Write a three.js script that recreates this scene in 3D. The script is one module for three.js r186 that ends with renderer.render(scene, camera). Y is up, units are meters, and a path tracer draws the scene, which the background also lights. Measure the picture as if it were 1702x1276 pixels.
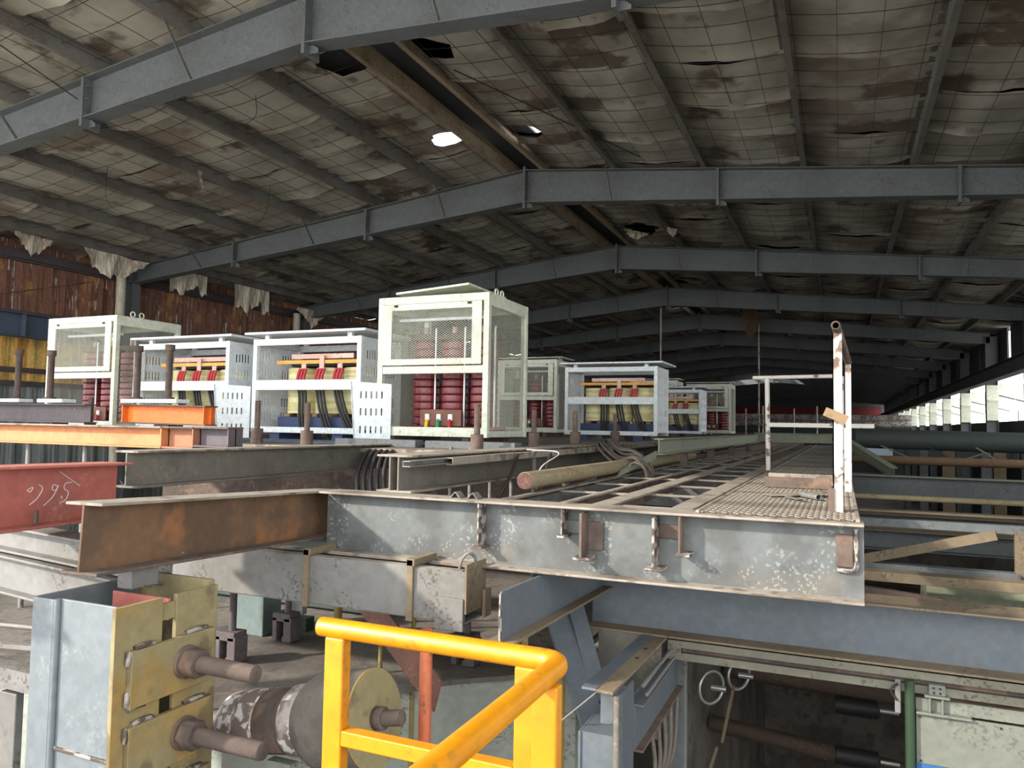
import * as THREE from 'three';
import { RoundedBoxGeometry } from 'three/addons/geometries/RoundedBoxGeometry.js';
import { mergeGeometries } from 'three/addons/utils/BufferGeometryUtils.js';

// ------------------------------------------------------------------ camera, sky, sun, exposure
const H = 5;                                   // eye height above the ground floor; everything below is written relative to the eye
const scene = new THREE.Scene();
const camera = new THREE.PerspectiveCamera(2 * Math.atan(638 / 1254.55) * 180 / Math.PI, 1702 / 1276, 0.05, 400);
{
  const r = new THREE.Vector3(0.91692278, 0.01697348, -0.39870355), u = new THREE.Vector3(0.00638189, 0.9983436, 0.05717798), f = new THREE.Vector3(-0.39901365, 0.05497228, -0.91529567);
  camera.quaternion.setFromRotationMatrix(new THREE.Matrix4().makeBasis(r, u, f.negate()));
  camera.position.set(0, H, 0);
}
scene.background = new THREE.Color(0.965, 0.98, 0.99);
scene.backgroundIntensity = 1.6;
const sun = new THREE.DirectionalLight(0xfff4e6, 2.3);
sun.position.set(-16, H + 9.5, 11);
sun.target.position.set(-1.5, H - 0.8, -3.6);
sun.castShadow = true; sun.shadow.radius = 5; sun.shadow.mapSize.set(2048, 2048);
Object.assign(sun.shadow.camera, { left: -14, right: 14, top: 14, bottom: -14, near: 0.5, far: 60 });
scene.add(sun, sun.target);
const renderer = new THREE.WebGLRenderer({ antialias: true });
renderer.toneMapping = THREE.LinearToneMapping;
renderer.toneMappingExposure = 3.15;
renderer.shadowMap.enabled = true;

// ------------------------------------------------------------------ helpers
let seed = 12345;
const rnd = () => { seed = (seed * 1664525 + 1013904223) >>> 0; return seed / 4294967296; };
const rr = (a, b) => a + (b - a) * rnd();
const V = (p) => new THREE.Vector3(p[0], p[1], p[2]);
const used = {};
const numbered = (n) => { used[n] = (used[n] ?? -1) + 1; return used[n] ? n + '_' + String(used[n]).padStart(3, '0') : n; };
const ordinal = (i) => ['nearest', 'second nearest', 'third nearest', 'fourth nearest', 'fifth nearest', 'sixth nearest', 'seventh nearest', 'eighth nearest', 'ninth nearest', 'tenth nearest', 'eleventh nearest', 'twelfth nearest', 'thirteenth nearest', 'fourteenth nearest', 'fifteenth nearest', 'sixteenth nearest', 'seventeenth nearest'][i];

// tileable noise fields
const N = 512;
function field(fu, fv, oct, s) {
  const out = new Float32Array(N * N);
  let amp = 1, tot = 0;
  for (let o = 0; o < oct; o++) {
    const pu = fu << o, pv = fv << o, g = new Float32Array(pu * pv);
    let q = (s * 7919 + o * 104729 + 17) >>> 0;
    for (let i = 0; i < g.length; i++) { q = (q * 1664525 + 1013904223) >>> 0; g[i] = q / 4294967296; }
    for (let y = 0; y < N; y++) {
      const fy = y / N * pv, y0 = fy | 0, ty = fy - y0, sy = ty * ty * (3 - 2 * ty), y1 = (y0 + 1) % pv;
      for (let x = 0; x < N; x++) {
        const fx = x / N * pu, x0 = fx | 0, tx = fx - x0, sx = tx * tx * (3 - 2 * tx), x1 = (x0 + 1) % pu;
        const a = g[y0 * pu + x0], b = g[y0 * pu + x1], c = g[y1 * pu + x0], d = g[y1 * pu + x1];
        out[y * N + x] += amp * (a + (b - a) * sx + (c - a) * sy + (a - b - c + d) * sx * sy);
      }
    }
    tot += amp; amp *= 0.55;
  }
  for (let i = 0; i < out.length; i++) out[i] /= tot;
  return out;
}
const FA = field(4, 4, 6, 1), FB = field(6, 6, 5, 2), FC = field(48, 48, 3, 3), FS = field(40, 2, 4, 4), FL = field(2, 40, 4, 5), FD = field(12, 12, 5, 6), FG = field(128, 128, 2, 7);
const mix = (a, b, t) => a.map((v, i) => v + (b[i] - v) * t);
const st = (a, b, x) => { const t = Math.min(1, Math.max(0, (x - a) / (b - a))); return t * t * (3 - 2 * t); };
function texture(fn, srgb = true) {
  const d = new Uint8Array(N * N * 4);
  for (let i = 0; i < N * N; i++) {
    const c = fn(i, FA[i], FB[i], FC[i], FS[i], FL[i], FD[i]);
    d[i * 4] = Math.max(0, Math.min(255, c[0])); d[i * 4 + 1] = Math.max(0, Math.min(255, c[1])); d[i * 4 + 2] = Math.max(0, Math.min(255, c[2])); d[i * 4 + 3] = 255;
  }
  const t = new THREE.DataTexture(d, N, N);
  t.wrapS = t.wrapT = THREE.RepeatWrapping; t.magFilter = THREE.LinearFilter; t.minFilter = THREE.LinearMipmapLinearFilter; t.generateMipmaps = true;
  if (srgb) t.colorSpace = THREE.SRGBColorSpace;
  t.needsUpdate = true;
  return t;
}
const bumpFine = texture((i, a, b, c, s, l, d) => { const v = 255 * (0.5 * c + 0.5 * d); return [v, v, v]; }, false);
function mat(fn, o = {}) {
  const { bump, speck, ...rest } = o, m = new THREE.MeshStandardMaterial({ roughness: 0.8, metalness: 0, ...rest });
  if (fn) m.map = texture(fn);
  if (bump) { m.bumpMap = bumpFine; m.bumpScale = bump; }
  m.side = THREE.DoubleSide;
  return m;
}
const plain = (hex, rough = 0.7, metal = 0) => new THREE.MeshStandardMaterial({ color: hex, roughness: rough, metalness: metal, side: THREE.DoubleSide });
// paint with blotches and specks: base, blotch colour, speck colour
const paint = (base, blotch, speck, amt = 0.5, o = {}) => mat((i, a, b, c, s, l, d) => {
  let k = mix(base, blotch, st(0.45, 0.65, a) * amt);
  k = mix(k, speck, st(0.52, 0.66, d) * st(0.56, 0.72, FG[i]) * 0.8 * (o.speck ?? 1));
  const g = 1 + (c - 0.5) * 0.16;
  return k.map((v) => v * g);
}, o);
const M = {};
M.steel = mat((i, a, b, c, s, l, d) => {               // grey mill-scale steel with pale scuffs
  let k = mix([92, 96, 96], [76, 78, 77], st(0.4, 0.62, b));
  k = mix(k, [112, 104, 92], st(0.54, 0.7, a) * 0.45);
  k = mix(k, [172, 174, 168], st(0.46, 0.6, FB[(i + 33991) % (N * N)]) * st(0.6, 0.72, FG[i]) * 0.4);
  return k.map((v) => v * (0.93 + 0.14 * c));
}, { roughness: 0.55, bump: 0.0008 });
M.dust = mat((i, a, b, c, s, l, d) => mix(mix([138, 130, 119], [110, 102, 92], st(0.4, 0.65, a)), [82, 73, 64], st(0.6, 0.72, d) * 0.7).map((v) => v * (0.9 + 0.2 * c)), { roughness: 0.95, bump: 0.002 });
M.palesteel = paint([116, 115, 112], [96, 93, 88], [70, 64, 58], 0.6, { roughness: 0.6, bump: 0.0006 });
M.brown = mat((i, a, b, c, s, l, d) => {
  let k = mix([106, 80, 58], [88, 68, 52], st(0.4, 0.6, b));
  k = mix(k, [132, 88, 56], st(0.5, 0.66, d) * st(0.42, 0.6, a) * 0.8);
  return k.map((v) => v * (0.9 + 0.2 * c));
}, { roughness: 0.8, bump: 0.001 });
M.red = paint([176, 102, 92], [154, 98, 86], [196, 156, 142], 0.7, { roughness: 0.7, speck: 0.5 });
M.orange = paint([226, 110, 40], [232, 140, 56], [160, 84, 44], 0.6, { roughness: 0.6, speck: 0.5 });
M.peach = paint([184, 120, 76], [168, 102, 58], [150, 96, 66], 0.6, { roughness: 0.7, speck: 0.5 });
M.purple = paint([84, 76, 80], [74, 66, 66], [110, 94, 84], 0.6, { roughness: 0.75 });
M.rust = mat((i, a, b, c, s, l, d) => mix(mix([94, 80, 72], [74, 64, 58], st(0.4, 0.62, a)), [124, 98, 78], st(0.58, 0.7, d) * 0.6).map((v) => v * (0.85 + 0.3 * c)), { roughness: 0.9, bump: 0.002 });
M.yellow = paint([188, 124, 10], [178, 112, 10], [124, 92, 40], 0.5, { roughness: 0.38, speck: 0.6 });
M.yellowdust = M.yellow;
M.ochre = mat((i, a, b, c, s, l, d) => mix(mix([130, 119, 86], [138, 114, 66], st(0.42, 0.62, a)), [92, 81, 60], st(0.56, 0.7, d) * 0.7).map((v) => v * (0.92 + 0.16 * c)), { roughness: 0.75, bump: 0.0008 });
M.blue = paint([106, 113, 117], [98, 105, 109], [140, 143, 140], 0.6, { speck: 0.4, roughness: 0.45, bump: 0.0006 });
M.weld = mat((i, a, b, c) => mix([150, 142, 136], [76, 68, 62], st(0.4, 0.6, c)), { roughness: 0.7, metalness: 0.2, bump: 0.004 });
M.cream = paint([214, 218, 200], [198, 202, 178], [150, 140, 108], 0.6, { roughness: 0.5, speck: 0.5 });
M.white = paint([222, 228, 230], [214, 220, 222], [170, 168, 160], 0.5, { roughness: 0.45, speck: 0.4 });
M.coilred = paint([130, 48, 54], [116, 42, 48], [160, 112, 108], 0.5, { roughness: 0.35, speck: 0.5 });
M.coilyellow = mat((i, a, b, c, s, l, d) => mix([230, 224, 176], [204, 192, 136], st(0.42, 0.6, l)).map((v) => v * (0.94 + 0.12 * c)), { roughness: 0.65, bump: 0.002 });
M.copper = paint([200, 160, 144], [216, 196, 182], [130, 84, 66], 0.7, { roughness: 0.45 });
M.bus = paint([224, 160, 60], [210, 146, 48], [160, 110, 50], 0.4, { roughness: 0.5 });
M.navy = plain(0x2c3f63, 0.55); M.black = plain(0x1c1c1e, 0.6); M.cable = plain(0x2a2829, 0.55);
M.cablegrey = paint([98, 90, 82], [76, 70, 63], [130, 122, 110], 0.7, { roughness: 0.8 });
M.shrink = plain(0xb02430, 0.5); M.ylug = plain(0xe2b41c, 0.5); M.green = plain(0x1f8a50, 0.5); M.wood = paint([140, 118, 90], [120, 98, 72], [106, 84, 60], 0.6);
M.zinc = plain(0xb8bcbc, 0.35, 0.7);
M.frame = paint([94, 99, 101], [86, 89, 90], [74, 72, 68], 0.6, { roughness: 0.6 });      // roof steel
M.purlin = paint([112, 110, 106], [92, 84, 76], [126, 116, 104], 0.7, { roughness: 0.75 });
M.ridge = paint([150, 136, 116], [122, 104, 84], [92, 78, 62], 0.7, { roughness: 0.75 });
M.wire = plain(0x2c2a26, 0.8);
M.roofsheet = plain(0x4a4c50, 0.8);
M.blanket = mat((i, a, b, c, s, l, d) => {
  let k = mix([172, 169, 158], [148, 144, 133], st(0.4, 0.62, b));
  k = mix(k, [82, 70, 60], st(0.53, 0.63, a) * st(0.38, 0.58, d) * 0.85);
  k = mix(k, [112, 92, 82], st(0.56, 0.66, FA[(i * 1 + 131072 + 77) % (N * N)]) * 0.5);
  return k.map((v) => v * (0.95 + 0.1 * c));
}, { roughness: 0.9, bump: 0.004 });
M.rag = mat((i, a, b, c, s, l, d) => mix([224, 217, 202], [176, 164, 144], st(0.4, 0.62, s)).map((v) => v * (0.9 + 0.2 * c)), { roughness: 0.95, bump: 0.006 });
M.rustwall = mat((i, a, b, c, s, l, d) => {
  let k = mix([148, 104, 84], [112, 78, 66], st(0.38, 0.6, s));
  k = mix(k, [184, 134, 84], st(0.5, 0.66, a) * st(0.45, 0.6, d));
  k = mix(k, [196, 194, 182], st(0.62, 0.68, s) * st(0.42, 0.56, b));
  return k.map((v) => v * (0.88 + 0.24 * c));
}, { roughness: 0.9, bump: 0.003 });
M.ochresheet = mat((i, a, b, c, s, l, d) => mix(mix([236, 204, 120], [214, 160, 84], st(0.4, 0.62, s)), [168, 150, 112], st(0.5, 0.66, a) * 0.6).map((v) => v * (0.88 + 0.24 * c)), { roughness: 0.9 });
M.greysheet = mat((i, a, b, c, s, l, d) => mix([150, 158, 158], [112, 118, 116], st(0.36, 0.62, s)).map((v) => v * (0.92 + 0.16 * c)), { roughness: 0.75 });
M.darkblue = paint([74, 86, 104], [66, 74, 88], [84, 84, 84], 0.5, { roughness: 0.6 });
M.concrete = mat((i, a, b, c, s, l, d) => mix(mix([104, 98, 91], [84, 78, 72], st(0.4, 0.62, a)), [70, 65, 62], st(0.55, 0.7, d) * 0.6).map((v) => v * (0.9 + 0.2 * c)), { roughness: 0.97, bump: 0.006 });
M.greenwall = paint([144, 148, 139], [130, 134, 124], [94, 90, 78], 0.6, { roughness: 0.8, bump: 0.002 });
M.aqua = paint([98, 114, 112], [88, 102, 100], [108, 104, 96], 0.5, { roughness: 0.7 });
M.pole = paint([188, 92, 60], [176, 108, 76], [112, 72, 54], 0.5, { roughness: 0.6 });
M.olive = paint([130, 112, 60], [118, 96, 50], [90, 74, 46], 0.5, { roughness: 0.7 });
M.primerbrown = paint([116, 76, 62], [104, 68, 56], [140, 100, 82], 0.5, { roughness: 0.7 });
M.duskbeam = paint([90, 97, 104], [84, 90, 95], [98, 94, 88], 0.6, { roughness: 0.5 });
M.tan = paint([118, 105, 85], [102, 90, 72], [84, 73, 58], 0.6, { roughness: 0.85 });
M.rail = paint([108, 106, 92], [96, 93, 80], [70, 64, 52], 0.5, { roughness: 0.6 });
M.panelpale = paint([106, 109, 100], [100, 103, 95], [86, 84, 76], 0.4, { roughness: 0.55 });
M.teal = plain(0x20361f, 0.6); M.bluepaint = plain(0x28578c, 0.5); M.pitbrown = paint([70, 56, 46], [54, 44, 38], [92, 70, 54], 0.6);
M.greenbeam = paint([132, 138, 118], [116, 120, 102], [150, 140, 118], 0.6, { roughness: 0.7 });
M.whiterust = mat((i, a, b, c, s, l, d) => mix([192, 186, 176], [96, 78, 66], st(0.55, 0.66, d) * st(0.42, 0.6, c)), { roughness: 0.7 });
M.grit = mat((i, a, b, c, s, l, d) => mix(mix([168, 160, 152], [112, 96, 90], st(0.42, 0.56, d)), [222, 220, 214], st(0.56, 0.66, c) * 0.8), { roughness: 0.7, bump: 0.004 });
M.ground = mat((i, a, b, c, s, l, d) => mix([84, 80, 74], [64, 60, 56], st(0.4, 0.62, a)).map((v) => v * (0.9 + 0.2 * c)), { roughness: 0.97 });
M.bounceyard = mat((i, a, b, c, s, l, d) => mix([176, 170, 160], [150, 144, 134], st(0.4, 0.62, a)).map((v) => v * (0.9 + 0.2 * c)), { roughness: 0.97 });  // kept pale so the added outside ground bounces light
M.dustypipe = paint([150, 138, 108], [132, 120, 92], [108, 92, 70], 0.6, { roughness: 0.85 });
M.browned = paint([150, 100, 74], [128, 88, 66], [100, 74, 60], 0.6, { roughness: 0.75 });
M.browncap = paint([82, 54, 48], [78, 54, 48], [104, 78, 68], 0.6);
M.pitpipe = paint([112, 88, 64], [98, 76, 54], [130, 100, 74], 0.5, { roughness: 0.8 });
M.dustysteel = paint([104, 100, 92], [86, 83, 76], [124, 117, 106], 0.7, { roughness: 0.75, bump: 0.001 });
M.darkduct = plain(0x3a423e, 0.7); M.darkred = plain(0x6c2a26, 0.8); M.sheetblue = plain(0xb8cbd8, 0.5);
M.pvc = paint([206, 200, 180], [190, 182, 160], [150, 140, 120], 0.5, { roughness: 0.5 });

// geometry helpers; all in metres relative to the eye
const bx = (x0, x1, y0, y1, z0, z1) => new THREE.BoxGeometry(Math.abs(x1 - x0), Math.abs(y1 - y0), Math.abs(z1 - z0)).translate((x0 + x1) / 2, (y0 + y1) / 2, (z0 + z1) / 2);
const rb = (x0, x1, y0, y1, z0, z1, r = 0.006) => new RoundedBoxGeometry(Math.abs(x1 - x0), Math.abs(y1 - y0), Math.abs(z1 - z0), 1, r).translate((x0 + x1) / 2, (y0 + y1) / 2, (z0 + z1) / 2);
function basis(p0, p1, up = [0, 1, 0]) {               // x along p0 -> p1, y as near up as can be
  const x = V(p1).sub(V(p0)).normalize(), z = x.clone().cross(V(up)); if (z.length() < 1e-4) z.set(0, 0, 1); z.normalize();
  const y = z.clone().cross(x);
  return new THREE.Matrix4().makeBasis(x, y, z).setPosition(V(p0));
}
const len = (a, b) => V(a).distanceTo(V(b));
const ob = (p0, p1, w, h, up) => bx(0, len(p0, p1), -h / 2, h / 2, -w / 2, w / 2).applyMatrix4(basis(p0, p1, up));   // bar, w sideways, h up
const rod = (p0, p1, r, seg = 14, r1 = r) => new THREE.CylinderGeometry(r1, r, len(p0, p1), seg).rotateZ(-Math.PI / 2).translate(len(p0, p1) / 2, 0, 0).applyMatrix4(basis(p0, p1));
function lathe(p0, p1, prof, seg = 32) {               // prof: [along, radius]
  return new THREE.LatheGeometry(prof.map(([t, r]) => new THREE.Vector2(r, t)), seg).rotateZ(-Math.PI / 2).applyMatrix4(basis(p0, p1));
}
const tube = (pts, r, n = 24, s = 6) => new THREE.TubeGeometry(new THREE.CatmullRomCurve3(pts.map(V)), n, r, s);
function plate(pts, d, m) { const s = new THREE.Shape(pts.map((p) => new THREE.Vector2(p[0], p[1]))); const g = new THREE.ExtrudeGeometry(s, { depth: d, bevelEnabled: false }).translate(0, 0, -d / 2); return m ? g.applyMatrix4(m) : g; }
function merge(list) { const L = list.map((g) => { const q = g.index ? g.toNonIndexed() : g; for (const k of Object.keys(q.attributes)) if (!['position', 'normal', 'uv'].includes(k)) q.deleteAttribute(k); return q; }); return mergeGeometries(L); }
function triUV(g, scale) {                             // box-projected uv in metres
  if (g.index) g = g.toNonIndexed();
  const p = g.attributes.position, n = p.count, uv = new Float32Array(n * 2);
  const a = new THREE.Vector3(), b = new THREE.Vector3(), c = new THREE.Vector3();
  for (let i = 0; i < n; i += 3) {
    a.fromBufferAttribute(p, i); b.fromBufferAttribute(p, i + 1); c.fromBufferAttribute(p, i + 2);
    const nn = b.clone().sub(a).cross(c.clone().sub(a)), ax = Math.abs(nn.x), ay = Math.abs(nn.y), az = Math.abs(nn.z);
    for (let k = 0; k < 3; k++) {
      const q = [a, b, c][k]; let u, v;
      if (ax >= ay && ax >= az) { u = q.z; v = q.y; } else if (ay >= az) { u = q.x; v = q.z; } else { u = q.x; v = q.y; }
      uv[(i + k) * 2] = u * scale + 0.137; uv[(i + k) * 2 + 1] = v * scale + 0.291;
    }
  }
  g.setAttribute('uv', new THREE.BufferAttribute(uv, 2));
  return g;
}
function mesh(name, g, m, scale = 0.6, keepUV = false) {
  if (m.map && !keepUV) g = triUV(g, scale);
  const o = new THREE.Mesh(g, m); o.name = name; o.castShadow = o.receiveShadow = true; return o;
}
function thing(name, label, category, pos = [0, 0, 0], group) {
  const o = new THREE.Group(); o.name = numbered(name); o.position.set(...pos); o.userData = { label, category }; if (group) o.userData.group = group; scene.add(o); return o;
}
const worldOf = (o) => { const w = new THREE.Vector3(); for (let q = o; q && q !== scene; q = q.parent) w.add(q.position); return w; };
function part(t, name, g, m, scale, keepUV) { const w = worldOf(t); const o = mesh(name, g, m, scale, keepUV); o.geometry.translate(-w.x, -w.y, -w.z); t.add(o); return o; }
function single(name, label, category, g, m, group, scale) { const o = mesh(numbered(name), g, m, scale); g = o.geometry; g.computeBoundingBox(); const c = g.boundingBox.getCenter(new THREE.Vector3()); c.y = g.boundingBox.min.y; g.translate(-c.x, -c.y, -c.z); o.position.copy(c); o.userData = { label, category }; if (group) o.userData.group = group; scene.add(o); return o; }
function struct(name, g, m, scale) { const o = mesh(name, g, m, scale); o.userData = { kind: 'structure' }; scene.add(o); return o; }
function structGroup(name) { const o = new THREE.Group(); o.name = name; o.userData = { kind: 'structure' }; scene.add(o); return o; }

// an I beam whose top surface's centre line runs p0 -> p1
function ibeam(name, label, category, p0, p1, { h = 0.3, w = 0.2, tf = 0.014, tw = 0.01, m = M.steel, top, bottom, ends = false, group, stiff = [], webs = [0] } = {}) {
  const t = thing(name, label, category, p0, group), L = len(p0, p1), B = basis(p0, p1);
  const P = (n, g, mm) => part(t, n, g.applyMatrix4(B), mm);
  for (const q of webs) P('web', bx(0, L, -h + tf, -tf, q - tw / 2, q + tw / 2), m);
  P('top_flange', rb(0, L, -tf, 0, -w / 2, w / 2, Math.min(0.005, tf * 0.3)), top ?? m);
  P('bottom_flange', rb(0, L, -h, -h + tf, -w / 2, w / 2, Math.min(0.005, tf * 0.3)), bottom ?? m);
  for (const s of stiff) P('stiffener', bx(s - 0.005, s + 0.005, -h + tf, -tf, -w / 2 + 0.008, w / 2 - 0.008), m);
  return t;
}
// =================================================================== THE HALL
const RX = -5.13, ZE = -104, SL = 0.112, XL = -15.05, XR = 4.85;
const yr = (a) => 4.55 - SL * a;                        // underside of the purlins
const yb = (a) => 3.968 - 0.0892 * a;                   // underside of the rafters
const A_L = RX - XL, A_R = XR - RX;

// ground, roof, walls
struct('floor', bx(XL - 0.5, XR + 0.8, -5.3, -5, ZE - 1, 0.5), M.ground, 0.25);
struct('floor_yard_added', merge([bx(-40, 40, -5.3, -5, 0.5, 40), bx(XR + 0.8, 40, -5.3, -5, ZE - 6, 0.5), bx(-40, XL - 0.5, -5.3, -5, ZE - 6, 0.5)]), M.bounceyard, 0.25);  // outside ground, out of view, added to bounce light up to the ceiling
{
  const ceil = structGroup('ceiling');
  // vents in the sheet near the ridge: [side, a, z, r]
  const vents = [[-1, 0.72, -10.62, 0.2], [1, 0.62, -10.66, 0.2], [-1, 0.72, -23.4, 0.2], [1, 0.55, -23.6, 0.2], [-1, 0.7, -28.6, 0.2], [1, 0.6, -28.8, 0.2], [-1, 0.9, -13.2, 0.14], [-1, 1.0, -40, 0.2]];
  const torn = [[-1, 0.66, -7.72, 0.27], [1, 0.52, -7.85, 0.24], [1, 0.95, -16.9, 0.3], [-1, 4.7, -9.25, 0.16]];
  const strips = [[-1, 1.3, -57.6], [-1, 1.3, -64.8], [1, 0.9, -64.8], [-1, 1.2, -73.2], [1, 1.1, -73.2], [-1, 2.9, -64.8]];   // clear sheets far down the hall
  for (const side of [-1, 1]) {
    const A = side < 0 ? A_L + 0.25 : A_R + 0.5, cs = Math.hypot(1, SL);
    const sh = new THREE.Shape([[0, side > 0 ? 1.0 : 0.3], [A * cs, side > 0 ? 1.0 : 0.3], [A * cs, ZE], [0, ZE]].map((p) => new THREE.Vector2(...p)));  // right slope carried farther, out of view, to block sky light
    for (const [sd, a, z, r] of vents) if (sd === side) { const h = new THREE.Path(); h.absellipse((a - side * 0.2) * cs, z - 0.36, r + (side > 0 ? 0.2 : 0.12), r + (side > 0 ? 0.2 : 0.12), 0, Math.PI * 2); sh.holes.push(h); }
    for (const [sd, a, z] of strips) if (sd === side) { const h = new THREE.Path(); h.moveTo(a - 0.7, z); h.lineTo(a + 0.7, z); h.lineTo(a + 0.7, z - 1.1); h.lineTo(a - 0.7, z - 1.1); h.closePath(); sh.holes.push(h); }
    const g = new THREE.ExtrudeGeometry(sh, { depth: 0.04, bevelEnabled: false, curveSegments: 10 });
    // shape (s, z, up) -> world
    const y = new THREE.Vector3(SL * side, 1, 0).normalize(), x = new THREE.Vector3(side, -SL, 0).normalize();
    g.applyMatrix4(new THREE.Matrix4().makeBasis(x, new THREE.Vector3(0, 0, 1), y).setPosition(RX, 4.55 + 0.33, 0));
    part(ceil, 'roof_sheet', g, M.roofsheet);
    // insulation blankets, one mesh for each strip laid from eave to ridge
    const a0 = 0.34, da = 0.125, cols = Math.floor((A - a0) / da), zs = 1.2;
    for (let k = 0; -0.3 - k * zs > ZE + 1.3; k++) {
      const far = k > 34, zA = -0.3 - k * zs, n = far ? 1 : 8, drop = rr(-0.006, 0.008), holes = far ? [] : [...vents, ...torn].filter((v) => v[0] === side && Math.abs(v[2] - (zA - zs / 2)) < 1.2);
      const pos = [], idx = [], uv = [], u0 = rnd() * 4, v0 = rnd() * 4;
      const R = [];
      for (let j = 0; j <= n; j++) for (let i = 0; i <= cols; i++) {
        let a = a0 + i * da, z = zA - (zs + 0.05) * j / n;
        const ph = ((a - 0.1) / 1.5) % 1, bayK = Math.floor((a - 0.1) / 1.5);
        const sag = (0.07 + 0.05 * Math.sin(k * 2.3 + bayK * 1.7 + side)) * Math.pow(Math.sin(Math.PI * ph), 0.8);
        const edge = (j === n ? -0.035 : 0) + 0.012 * Math.sin(a * 9 + k) * (j / n);
        let inside = false;
        for (const [, ha, hz, hr] of holes) {
          const ex = a - ha, ez = z - hz, rr2 = (hr + 0.06) * (1 + 0.16 * Math.sin(5 * Math.atan2(ez, ex) + k)), d = Math.hypot(ex, ez);
          if (d < rr2) { inside = true; const q = rr2 / Math.max(d, 1e-3); a = ha + ex * q; z = hz + ez * q; }
        }
        R.push(inside);
        pos.push(RX + side * a, yr(a) + 0.205 - sag + drop + edge + 0.008 * Math.sin(z * 21 + a * 3) + 0.006 * Math.sin(a * 31 + z * 7), z);
        uv.push(a / 4.4 + u0, z / 4.4 + v0);
      }
      const W = cols + 1;
      for (let j = 0; j < n; j++) for (let i = 0; i < cols; i++) {
        const q = [j * W + i, j * W + i + 1, (j + 1) * W + i, (j + 1) * W + i + 1];
        if (q.filter((v) => R[v]).length >= 3) continue;
        if (far && strips.some(([sd, sa, sz]) => sd === side && Math.abs(a0 + (i + 0.5) * da - sa) < 0.75 && zA - zs / 2 < sz + 0.3 && zA - zs / 2 > sz - 1.4)) continue;
        idx.push(q[0], q[2], q[1], q[1], q[2], q[3]);
      }
      const g2 = new THREE.BufferGeometry();
      g2.setAttribute('position', new THREE.Float32BufferAttribute(pos, 3)); g2.setAttribute('uv', new THREE.Float32BufferAttribute(uv, 2)); g2.setIndex(idx); g2.computeVertexNormals();
      part(ceil, 'insulation_blanket', g2, M.blanket, 1, true);
    }
    // wire net under the blankets
    const W = [];
    for (let a = 0.5; a < A - 0.2; a += 0.42) W.push(ob([RX + side * a, yr(a) + 0.12 - 0.05 * Math.sin(Math.PI * (((a - 0.1) / 1.5) % 1)), -4], [RX + side * a, yr(a) + 0.12 - 0.05 * Math.sin(Math.PI * (((a - 0.1) / 1.5) % 1)), -31], 0.005, 0.005));
    for (let z = -4; z > -31; z -= 0.42) {
      let prev = null;
      for (let a = 0.35; a < A - 0.2; a += 0.25) { const q = [RX + side * a, yr(a) + 0.12 - 0.06 * Math.sin(Math.PI * (((a - 0.1) / 1.5) % 1)), z + 0.01 * Math.sin(a * 3 + z)]; if (prev) W.push(ob(prev, q, 0.005, 0.005)); prev = q; }
    }
    const wn = part(ceil, 'wire_netting', merge(W), M.wire); wn.userData.kind = 'stuff';
  }
  part(ceil, 'ridge_cap', plate([[RX - 0.5, 4.86], [RX, 4.95], [RX + 0.5, 4.86], [RX + 0.5, 4.9], [RX, 4.99], [RX - 0.5, 4.9]], Math.abs(ZE), new THREE.Matrix4().setPosition(0, 0, ZE / 2)), M.roofsheet);
}
// purlins: cold-formed Z sections
{
  const names = ['beside the ridge', 'second from the ridge', 'third from the ridge', 'fourth from the ridge', 'fifth from the ridge', 'sixth from the ridge', 'seventh from the ridge'];
  [0.3, 1.6, 3.1, 4.6, 6.1, 7.6, 9.1].forEach((a, i) => {
    for (const side of [-1, 1]) {
      const x = RX + side * a, y = yr(a), h = 0.2, f = 0.065, s = side;
      const g = merge([bx(x - 0.004, x + 0.004, y, y + h, ZE, -0.3), bx(x, x + s * f, y, y + 0.006, ZE, -0.3), bx(x, x - s * f, y + h - 0.006, y + h, ZE, -0.3), bx(x + s * f - 0.003, x + s * f + 0.003, y, y + 0.022, ZE, -0.3)]);
      single('purlin', `steel roof purlin on the ${side < 0 ? 'left' : 'right'} roof slope, ${names[i]}`, 'purlin', g, i ? M.purlin : M.ridge, 'roof purlins');
    }
  });
}
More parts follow.
